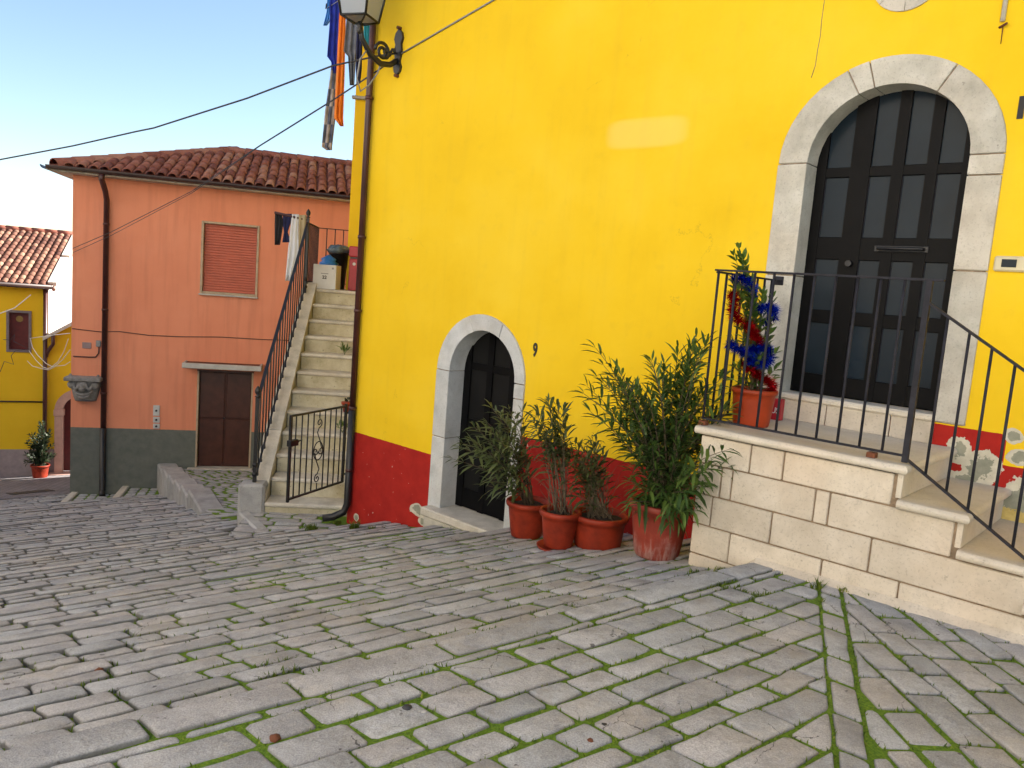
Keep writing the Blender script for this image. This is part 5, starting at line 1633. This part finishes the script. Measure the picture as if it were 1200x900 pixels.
# =================================================================== POTS AND PLANTS
def pot(root, P, rb, rt, h, mat, rim=.05, ribs=False, rimw=.016):
    mb = MB(); seg = 36
    prof = [(rb*.96, 0), (rb, .012)]
    for i in range(1, 6): t = i/6; prof.append((rb+(rt*.95-rb)*(t**.85), .012+(h-rim-.012)*t))
    prof += [(rt*.955, h-rim), (rt+rimw*.6, h-rim+.006), (rt+rimw, h-rim*.5), (rt+rimw*.8, h-.006), (rt+rimw*.3, h), (rt-.012, h), (rt-.022, h-.03), (rt-.03, h-.10)]
    mb.lathe(P, prof, seg)
    if ribs:
        for i, v in enumerate(mb.v):
            k = i % seg; r_ = i//seg
            if 1 <= r_ <= 7:
                d = v-P; d.z = 0; v += d.normalized()*(.004 if k % 2 else -.003)
    o = mb.build('pot', M[mat], root)
    mb = MB(); mb.lathe(P, [(rt-.025, h-.07), (rt-.03, h-.045), (rt*.5, h-.03), (.01, h-.025)], 20)
    for v in mb.v: v += Vector((0, 0, R(-.008, .008)))
    mb.build('soil', M['soil'], root); return o
def keep_out(P, m_=.05):
    u, n = W.loc(P)
    if n < m_ and -7.7 < u < 4: P = P+W.n*(m_-n)
    return P
def plant(root, base, tips, leafmat, ln, wr, whorl=.045, frac=.6, per=3, tone=.45, stem_r=.006, droop=.3, stemmat='bark', ang=.95, spread=.05):
    st_ = MB(); lf = MB()
    for T in tips:
        B = base+Vector((R(-1, 1), R(-1, 1), 0))*spread
        d = T-B; mid = B+Vector((d.x*.25, d.y*.25, d.z*.62 if d.z > 0 else .12))+Vector((R(-.04, .04), R(-.04, .04), 0))
        pts = []
        for i in range(9):
            t = i/8; pts.append(keep_out(B*(1-t)**2+mid*2*t*(1-t)+T*t*t, .03))
        st_.tube(pts, [stem_r*(1-.75*i/8) for i in range(9)], 5)
        # leaves in whorls
        L_ = sum((pts[i+1]-pts[i]).length for i in range(8)); nwh = max(3, int(L_*frac/whorl))
        for k in range(nwh+1):
            t = 1-frac+frac*k/nwh; x = t*8; i = min(7, int(x)); P = pts[i].lerp(pts[i+1], x-i)
            ax = (pts[i+1]-pts[i]).normalized(); o1 = ax.orthogonal().normalized(); o2 = ax.cross(o1); a0 = R(0, 6.28)
            for q in range(per):
                if random.random() < .12: continue
                a = a0+6.283*q/per+R(-.3, .3); out = o1*math.cos(a)+o2*math.sin(a)
                sp_ = ang*(1-.45*(k/nwh)**3)
                dd = ax*math.cos(sp_)+out*math.sin(sp_)+Vector((R(-.12, .12), R(-.12, .12), R(-.05, .12)))
                l2 = ln*R(.65, 1.15)*(1 if k < nwh else .8)
                if W.loc(P+dd*l2)[1] < .015 and W.loc(P)[0] > -7.7: continue
                leaf(lf, P, dd, l2, wr, random.gauss(tone+.25*(k/nwh-.5), .2), droop*R(.2, 1.6))
    st_.build('stems', M[stemmat], root, fixn=False)
    o = lf.build('foliage', M[leafmat], root, col='tone', fixn=False); o['kind'] = 'stuff'
def rnd_in(poly):
    xs = [p[0] for p in poly]; ys = [p[1] for p in poly]
    while True:
        x, y = R(min(xs), max(xs)), R(min(ys), max(ys))
        if inpoly(x, y, poly): return x, y
def tips_px(poly, n_, depth, dv):
    out = []
    for _ in range(n_):
        x, y = rnd_in(poly); out.append(keep_out(at_depth(x, y, depth+R(-dv, dv)), .06))
    return out
PG = 'row of potted oleanders against the yellow wall'
def pot_at(px, py, wpx_rim, wpx_base, hpx, label, name, mat='terracotta_pot', ribs=False, rim=.05):
    P = ground_hit(px, py); sc = P.length/ math.sqrt(F_PX**2+(px-600)**2+(py-450)**2)
    sc2 = P.dot(CAM_F)/F_PX
    rb = wpx_base*.5*sc2; rt = wpx_rim*.5*sc2; h = hpx*sc2*1.0
    # the pixel is the front foot: step back by the radius
    back = Vector((P.x, P.y, 0)).normalized()
    C = P+back*rb*.95
    u, n = W.loc(C)
    if n < rt+.03: C = C+W.n*(rt+.03-n)
    C.z = min(gP(C+WX*a*rb+WN*b_*rb) for a in (-1, 0, 1) for b_ in (-1, 0, 1))+.035
    r_ = thing(name, C, label, 'potted plant', PG)
    pot(r_, C, rb, rt, h, mat, rim, ribs)
    return r_, C, h, rt
r1_, C1_, h1_, rt1 = pot_at(616, 632, 50, 37, 43, 'potted oleander with curling leaves leaning across the small arched door', 'potted_oleander')
poly1 = [(522, 540), (548, 482), (580, 468), (606, 458), (615, 480), (612, 520), (608, 575), (590, 583), (565, 570), (540, 556)]
d1 = C1_.y
plant(r1_, C1_+Vector((0, 0, h1_-.03)), tips_px(poly1, 28, d1-.18, .20), 'leaf_olive', .16, .17, .065, .58, 3, .55, .006, .45)
r2_, C2_, h2_, rt2 = pot_at(653, 645, 46, 34, 44, 'potted oleander with bare twigs standing on a round saucer', 'potted_oleander')
mb = MB(); mb.lathe(C2_+Vector((0, 0, -.028)), [(.10, 0), (.155, .005), (.17, .03), (.16, .03), (.14, .018)], 28); mb.build('saucer', M['terracotta_pot'], r2_)
poly2 = [(622, 470), (640, 455), (662, 470), (668, 500), (655, 530), (640, 545), (628, 520)]
plant(r2_, C2_+Vector((0, 0, h2_-.03)), tips_px(poly2, 16, C2_.y, .14), 'leaf_olive', .16, .16, .055, .5, 3, .5, .006, .7, 'twig')
def twigs(root, base, poly, n_, depth, dv, r0=.003):
    mb = MB()
    for _ in range(n_):
        x, y = rnd_in(poly); T = keep_out(at_depth(x, y, depth+R(-dv, dv)), .04); B = base+Vector((R(-.1, .1), R(-.1, .1), 0))
        m_ = (B+T)*.5+Vector((R(-.08, .08), R(-.08, .08), R(.0, .1)))
        mb.tube([keep_out(B*(1-t)**2+m_*2*t*(1-t)+T*t*t, .02) for t in (0, .2, .4, .6, .8, 1)], [r0, r0, r0*.8, r0*.7, r0*.5, r0*.3], 4)
    mb.build('twigs', M['twig'], root, fixn=False)
twigs(r2_, C2_+Vector((0, 0, h2_-.03)), [(615, 540), (640, 500), (675, 520), (690, 570), (640, 590)], 24, C2_.y, .15)
r3_, C3_, h3_, rt3 = pot_at(699, 645, 66, 56, 40, 'low wide potted oleander with dry brown twigs', 'potted_oleander')
poly3 = [(650, 520), (668, 500), (690, 505), (706, 520), (712, 560), (700, 590), (672, 590), (655, 560)]
plant(r3_, C3_+Vector((0, 0, h3_-.03)), tips_px(poly3, 24, C3_.y-.02, .16), 'leaf_olive', .15, .17, .055, .6, 3, .45, .006, .6, 'twig')
twigs(r3_, C3_+Vector((0, 0, h3_-.03)), [(655, 570), (680, 520), (715, 520), (735, 560), (728, 596), (670, 598)], 45, C3_.y, .18)
r4_, C4_, h4_, rt4 = pot_at(768, 657, 70, 52, 66, 'largest potted oleander, a tall dense bush in a ribbed pot next to the stone landing', 'potted_oleander', 'pot_stained', True, .055)
poly4 = [(668, 440), (696, 398), (718, 425), (742, 445), (752, 412), (782, 418), (806, 392), (818, 382), (845, 398), (858, 432), (856, 485), (848, 530), (822, 560), (780, 570), (735, 545), (700, 500), (684, 470)]
plant(r4_, C4_+Vector((0, 0, h4_-.03)), tips_px(poly4, 82, C4_.y-.0, .30), 'leaf_oleander', .145, .17, .060, .60, 3, .52, .007, .35)
low4 = [(850, 515), (868, 530), (866, 552), (840, 560), (812, 600), (800, 625), (785, 590), (815, 560)]
plant(r4_, C4_+Vector((0, 0, h4_-.03)), tips_px(low4, 14, C4_.y-.50, .12), 'leaf_oleander', .145, .17, .055, .55, 3, .58, .006, .5)
poly4b = [(735, 520), (840, 500), (820, 600), (790, 615), (735, 600)]
plant(r4_, C4_+Vector((0, 0, h4_-.03)), tips_px(poly4b, 30, C4_.y-.10, .24), 'leaf_oleander', .145, .17, .055, .7, 3, .42, .006, .6)

# ---- tinsel-hung plant on the landing
Pb = at_z(879, 501, lz); back = Vector((Pb.x, Pb.y, 0)).normalized(); s5 = Pb.dot(CAM_F)/F_PX
C5 = Pb+back*.12; u5, n5 = W.loc(C5)
if n5 > RN-.16: C5 = C5-W.n*(n5-(RN-.16))
C5.z = lz+.001
r5 = thing('potted_laurel', C5, 'slim leafy shrub in an orange pot behind the landing railing, wound with tinsel', 'potted plant')
pot(r5, C5, 21*s5, 26*s5, 44*s5, 'pot_orange', .035, False, .008)
h5 = 44*s5
tips5 = []
for x, y in ((866, 292), (860, 300), (872, 305), (862, 335), (880, 330), (893, 345), (905, 350), (855, 360), (884, 370), (902, 400), (858, 400), (876, 395), (912, 430), (908, 415), (890, 425), (862, 430), (905, 445), (850, 440)):
    tips5.append(at_depth(x, y, C5.y+R(-.10, .10)))
plant(r5, C5+Vector((0, 0, h5-.03)), tips5, 'leaf_bright', .085, .38, .045, .8, 3, .45, .004, .1, 'bark', .9, .03)
def tinsel(name, path, mat, label, rad=.045, n_=1500):
    mb = MB()
    mb.tube(path, .003, 4)
    seg = [(path[i+1]-path[i]) for i in range(len(path)-1)]; tot = sum(s_.length for s_ in seg)
    for _ in range(n_):
        t = R(0, len(seg)-1e-6); i = int(t); P = path[i].lerp(path[i+1], t-i); ax = seg[i].normalized()
        d = Vector((random.gauss(0, 1), random.gauss(0, 1), random.gauss(0, 1))); d = (d-ax*d.dot(ax)*.8).normalized()
        s_ = d.orthogonal().normalized()*R(.0012, .0022); l_ = rad*R(.6, 1.1)
        tw = Vector((R(-.01, .01), R(-.01, .01), R(-.012, .004)))
        mb.mesh([P-s_, P+s_, P+d*l_*.5+s_+tw*.4, P+d*l_*.5-s_+tw*.4, P+d*l_+tw], [(0, 1, 2, 3), (3, 2, 4)], False)
    return tag(mb.build(name, mat, None, fixn=False), label, 'tinsel')
def smooth_path(pix, dz):
    P = [at_depth(x, y, C5.y+d) for (x, y), d in zip(pix, dz)]
    out = []
    for i in range(len(P)-1):
        p0, p1, p2, p3 = P[max(i-1, 0)], P[i], P[i+1], P[min(i+2, len(P)-1)]
        for k in range(6):
            t = k/6; out.append(.5*((2*p1)+(p2-p0)*t+(2*p0-5*p1+4*p2-p3)*t*t+(3*p1-p0-3*p2+p3)*t**3))
    out.append(P[-1]); return out
tinsel('blue_tinsel', smooth_path([(857, 326), (872, 326), (882, 338), (880, 356), (893, 362), (905, 358), (907, 372), (892, 378)], (-.05, -.09, -.04, .05, -.05, -.09, -.02, .04)), M['foil_blue'], 'shiny blue tinsel wound round the upper part of the laurel', .055, 2200)
tinsel('blue_tinsel', smooth_path([(853, 402), (863, 407), (872, 413), (882, 410), (893, 405), (903, 412), (900, 424), (886, 426), (878, 420)], (-.06, -.1, -.1, -.05, -.05, -.03, -.09, -.1, -.04)), M['foil_blue'], 'shiny blue tinsel wound round the lower part of the laurel', .055, 2400)
tinsel('red_tinsel', smooth_path([(856, 344), (862, 352), (858, 366), (868, 376), (880, 384), (884, 394), (890, 400)], (-.02, -.08, -.09, -.09, -.09, -.07, -.02)), M['foil_red'], 'shiny red tinsel wound between the two blue ones on the laurel', .052, 2000)
tinsel('red_tinsel', smooth_path([(868, 425), (880, 434), (890, 440), (900, 446), (906, 452), (903, 460)], (-.02, -.09, -.1, -.1, -.07, -.04)), M['foil_red'], 'shiny red tinsel trailing low on the laurel above its pot', .048, 1400)
pr = at_z(899, 493, lz)-W.n*.12; pr.z = lz+.001
F3 = Frame((pr.x, pr.y, 0), W.x)
rbx = thing('red_packet', pr, 'small red packet with white lettering standing behind the orange pot', 'packet')
mb = MB(); mb.box(F3, -.05, .05, -.03, .03, lz+.001, lz+.155, .004); mb.build('carton', M['bin_red'], rbx)
text_mesh('lettering', 'US', .045, F3, .01, .031, lz+.05, M['paper_white'], rbx, .8)

# ---- plant by the far house
P = ground_hit(47, 560); P = at_depth(47, 560, P.y); P.z = gP(P)+.02
fp = thing('potted_bush', P, 'dark bushy plant in a terracotta pot before the far yellow house', 'potted plant')
s6 = P.dot(CAM_F)/F_PX
pot(fp, P, 7.5*s6, 9.5*s6, 15*s6, 'terracotta_pot', .05)
plant(fp, P+Vector((0, 0, 14*s6)), [at_depth(*rnd_in([(30, 545), (29, 515), (40, 497), (54, 494), (62, 510), (64, 535), (56, 548)]), P.y+R(-.35, .35)) for _ in range(46)], 'leaf_dark', .13, .42, .07, .8, 3, .45, .008, .2)
# drain cover in the lower lane
P = ground_hit(36, 577)
u_, n_ = W.loc(P)
mb = MB(); q = [(u_-.22, n_-.4), (u_+.22, n_-.4), (u_+.22, n_+.4), (u_-.22, n_+.4)]
mb.plate([W.p(a, b_, gz(a, b_)+.012) for a, b_ in q], .05)
dc = mb.build('drain_cover', M['dark_grey']); tag(dc, 'dark rectangular drain cover set in the lower lane paving', 'drain cover')

# =================================================================== LAMP ON THE CORNER
plate_u = -7.11
lamp = thing('wall_lamp', W.p(plate_u, 0, 2.2), 'old black iron wall lantern on a scrolled bracket at the corner of the yellow house', 'street lamp')
mb = MB()
prof = [(.0, .0), (.045, .03), (.06, .08), (.035, .14), (.05, .20), (.06, .26), (.045, .32), (.07, .38), (.05, .44), (.0, .48)]
poly = [(plate_u+r_, 2.21+z) for r_, z in prof]+[(plate_u-r_, 2.21+z) for r_, z in reversed(prof[1:-1])]
mb.prism(W, poly, .0, .03); bp = mb.build('back_plate', M['iron'], lamp)
for z in (2.20, 2.70):
    mb = MB(); mb.tube([W.p(plate_u, .0, z), W.p(plate_u, .05, z)], .018, 8); mb.build('bolt', M['rust'], bp)
ln_ = .10
for t in range(10, 120):
    P = W.p(plate_u, t/100, 2.75); px = 600+F_PX*P.dot(CAM_R)/P.dot(CAM_F)
    if px < 423: ln_ = t/100; break
zbot = W.hit(421, 28, ln_).z
arm = [W.p(plate_u, .02, 2.36), W.p(plate_u, .12, 2.29), W.p(plate_u, ln_*.45, 2.27), W.p(plate_u, ln_*.72, 2.33), W.p(plate_u, ln_*.93, 2.46), W.p(plate_u, ln_, 2.62), W.p(plate_u, ln_, zbot+.02)]
mb = MB(); mb.tube(arm, [.028, .030, .032, .030, .027, .024, .02], 8); mb.build('arm', M['iron'], lamp)
mb = MB(); mb.tube([W.p(plate_u, ln_*.42+.10*(1-i/30)*math.cos(i*.42), 2.40+.10*(1-i/30)*math.sin(i*.42)) for i in range(24)], .018, 6)
mb.tube([W.p(plate_u, .17+.05*(1-i/22)*math.cos(3-i*.42), 2.37+.05*(1-i/22)*math.sin(3-i*.42)) for i in range(18)], .014, 6)
mb.tube([W.p(plate_u, .06+.02*i, 2.42+.05*math.sin(i*1.1)) for i in range(8)], [.012, .02, .012, .018, .012, .016, .01, .004], 6)
mb.build('scroll', M['iron'], lamp)
mb = MB(); mb.lathe(W.p(plate_u, ln_, zbot-.10), [(.016, 0), (.03, .03), (.022, .06), (.05, .10)], 12); mb.build('cup', M['iron'], lamp)
rb2, rt2_, hl_ = .20, .31, .52
cb_ = W.p(plate_u, ln_, zbot+.05); rot45 = math.radians(20)
def lc(r_, z, k): a = rot45+k*math.pi/2; return W.p(plate_u+r_*math.cos(a), ln_+r_*math.sin(a), zbot+.05+z)
for k in range(4):
    mb = MB(); mb.tube([lc(rb2, 0, k), lc(rt2_, hl_, k)], .013, 6); mb.tube([lc(rb2, 0, k), lc(rb2, 0, k+1)], .013, 6); mb.tube([lc(rt2_, hl_, k), lc(rt2_, hl_, k+1)], .016, 6); mb.tube([lc(rb2, 0, k), W.p(plate_u, ln_, zbot-.02)], .010, 6)
    mb.build('frame_bar', M['iron'], lamp)
    mb = MB(); c_ = W.p(plate_u, ln_, zbot+.3)
    q = [lc(rb2*.99, .005, k), lc(rb2*.99, .005, k+1), lc(rt2_*.99, hl_, k+1), lc(rt2_*.99, hl_, k)]
    qi = [p+(z_(c_, p.z)-p).normalized()*.005 for p in q]
    mb.mesh(q+qi, [(0, 1, 2, 3), (7, 6, 5, 4), (0, 4, 5, 1), (1, 5, 6, 2), (2, 6, 7, 3), (3, 7, 4, 0)]); mb.build('pane', M['lamp_glass'], lamp)
mb = MB(); q = [lc(rb2*.97, .003, k) for k in range(4)]; mb.plate(q, .005); mb.build('pane', M['lamp_glass'], lamp)
mb = MB()
for k in range(4): mb.face([lc(rt2_*1.05, hl_, k), lc(rt2_*1.05, hl_, k+1), lc(.05, hl_+.22, k+1), lc(.05, hl_+.22, k)])
mb.tube([lc(0, hl_+.2, 0), lc(0, hl_+.36, 0)], [.05, .01], 8); mb.build('cap', M['iron'], lamp)
mb = MB(); mb.lathe(W.p(plate_u, ln_, zbot+.12), [(.02, 0), (.03, .08), (.05, .14), (.05, .2), (.02, .25)], 12); mb.build('bulb', M['white_plastic'], lamp)
# ---- cables
def cable(pix, ds, r_, label, name='overhead_cable', end=None):
    mb = MB(); P = [at_depth(x, y, d) for (x, y), d in zip(pix, ds)]+([end] if end else []); mb.tube(P, r_, 6)
    o = mb.build(name, M['cable']); return tag(o, label, 'cable')
yl = W.p(plate_u, .03, 2.45).y
pix = [(468, 62), (440, 66), (390, 77), (290, 115), (180, 150), (160, 154), (85, 171), (0, 187), (-60, 196)]
cable(pix, [yl+.02*i for i in (0, 0, 0, 20, 60, 66, 90, 110, 130)], .010, 'dark overhead cable slung from the lamp bracket to the far left', end=W.p(-13.0, 6.92, 3.2))
P_or = O.hit(85.5, 290, .02)
pix = [(470, 64), (440, 84), (390, 117), (305, 170), (225, 224), (130, 272), (85.5, 291)]
dd = [yl, yl+.3, yl+.9, yl+2.2, yl+3.5, yl+5.0, P_or.y]
cable(pix, dd, .006, 'thin cable from the lamp bracket to the corner of the orange house')
pix2 = [(470, 65), (440, 85), (390, 118), (305, 171), (225, 226), (130, 276), (85.5, 296)]
cable(pix2, dd, .005, 'thin cable just below its twin, from lamp bracket to orange house')
mb = MB(); mb.tube([W.p(*(lambda t: (t[0], .01, t[1]))(W.uz(x, y, .01))) for x, y in ((470, 63), (530, 28), (580, -1), (640, -36))], .009, 6)
tag(mb.build('wall_cable', M['cable_grey']), 'cable running diagonally up the yellow wall from the lamp plate', 'cable')
mb = MB(); mb.tube([arm[2], arm[2]+Vector((-.03, 0, -.1)), W.p(plate_u, ln_*.7, 2.02), W.p(plate_u, ln_*.9, 1.93), W.p(plate_u, ln_*1.0, 2.05), W.p(plate_u, ln_*.95, 2.25), W.p(plate_u, ln_*.80, 2.36)], .009, 6); mb.build('lamp_lead', M['cable_grey'], lamp)

# ---- washing from the upper floor, on a line out of the side wall
ld = 11.0
lz1 = at_depth(400, -6, ld).z
A = at_depth(383, -6, ld+.6); B = at_depth(446, -3, ld-.9)
cl_ = thing('clothes_line', A, 'clothes line on iron arms high beside the yellow house corner', 'clothes line')
mb = MB(); mb.tube([z_(A, lz1), z_(B, lz1)], .006, 6); mb.build('cord', M['cable_grey'], cl_)
sw_ = c0+sd_*1.2; sw2 = c0+sd_*3.2
mb = MB(); mb.tube([z_(A, lz1), z_(A, lz1+.06), z_(A+W.x*1.6+sd_*.6, lz1+.1)], .014, 6); mb.build('arm', M['iron'], cl_)
mb = MB(); mb.tube([z_(B, lz1), z_(B, lz1+.06), z_(B+sd_*.3+W.x*.4, lz1+.1)], .014, 6); mb.build('arm', M['iron'], cl_)
UG = 'washing on the upper line'
cloth('blue_shirt', [(-6, 387, 396), (8, 386, 398), (20, 387, 398), (66, 383.5, 397), (72, 388, 397), (86, 391, 395)], ld+.45, M['cloth_blue'], 'deep blue shirt on the upper clothes line', 'shirt', .04)
cloth('light_strap', [(-6, 384, 387), (14, 383, 389), (22, 381, 389), (30, 379, 383)], ld+.55, M['bag_blue'], 'pale blue strappy garment at the end of the upper clothes line', 'garment', .02)
cloth('orange_towel', [(-6, 399, 404), (20, 397.5, 405), (80, 394.5, 404), (138, 391.5, 402), (148, 399, 402.5)], ld+.1, M['cloth_orange'], 'long bright orange towel on the upper clothes line', 'towel', .05)
cloth('patterned_cloth', [(-6, 392, 399), (60, 390, 397), (90, 387, 396), (130, 381, 394), (172, 377, 389), (176, 383, 389)], ld+.9, M['cloth_check'], 'long grey checked cloth hanging lowest from the upper clothes line', 'cloth', .03)
cloth('grey_trousers', [(-6, 409, 420), (25, 406, 419), (60, 403, 418), (66, 408, 417), (100, 410, 415)], ld-.2, M['cloth_grey'], 'grey trousers on the upper clothes line', 'trousers', .05)
cloth('teal_cloth', [(-6, 425, 433), (25, 426, 434.5), (58, 427, 434)], ld-.6, M['cloth_teal'], 'teal cloth nearest the downpipe on the upper clothes line', 'cloth', .03)
cloth('dark_cloth', [(-6, 420, 424), (40, 418, 425), (80, 417, 424), (98, 418, 422)], ld-.4, M['cloth_navy'], 'dark navy garment between the grey trousers and the teal cloth', 'garment', .03)

# =================================================================== HOUSES ACROSS THE LANE (unseen; added to close the street, bounce sun and dim the lower lane)
plain('cream_plaster', (.80, .76, .70), .9, .08, 2, 0, .15, 30)
plain('grey_plaster', (.48, .44, .40), .9, .12, 2, 0, .15, 30)
for k, (u0, u1, n0, zt, lab, pm) in enumerate(((-24.0, -8.0, 6.9, 6.4, 'dull grey house, unseen, added close across the lane to dim its lower end', 'grey_plaster'), (-7.0, 9.0, 11.5, 7.2, 'tall cream plastered house, unseen, added across the little square to bounce sunlight onto the yellow house', 'cream_plaster'))):
    zb = gz(u0, n0)-.6
    oph = thing('added_house', W.p((u0+u1)/2, n0+2, zb), lab, 'house')
    mb = MB(); mb.box(W, u0, u1, n0, n0+6, zb, zt); mb.build('wall', M[pm], oph)
    mb = MB(); e_ = .35
    q = [W.p(u0-e_*.2, n0-e_, zt+.01), W.p(u1+e_*.2, n0-e_, zt+.01), W.p(u1+e_*.2, n0+6+e_, zt+.01), W.p(u0-e_*.2, n0+6+e_, zt+.01)]
    ra, rb3 = W.p(u0, n0+3, zt+1.5), W.p(u1, n0+3, zt+1.5)
    for f_ in ([q[0], q[1], rb3, ra], [q[2], q[3], ra, rb3], [q[1], q[2], rb3], [q[3], q[0], ra], q): mb.face(f_)
    mb.build('roof', M['roof_tile'], oph)
    nw = int((u1-u0)/2.8)
    for i in range(nw):
        uc_ = u0+(u1-u0)*(i+.5)/nw; zf = gz(uc_, n0)
        for zz in (zf+1.2, zf+4.2):
            if zz+1.4 > zt-.3: continue
            mb = MB(); mb.box(W, uc_-.45, uc_+.45, n0-.03, n0+.02, zz, zz+1.35, .01); wn_ = mb.build('window', M['frame_wood'], oph)
            for s_ in (-.23, .23):
                mb = MB(); mb.box(W, uc_+s_-.19, uc_+s_+.19, n0-.036, n0-.028, zz+.06, zz+1.29); mb.build('pane', M['dark_glass'], wn_)
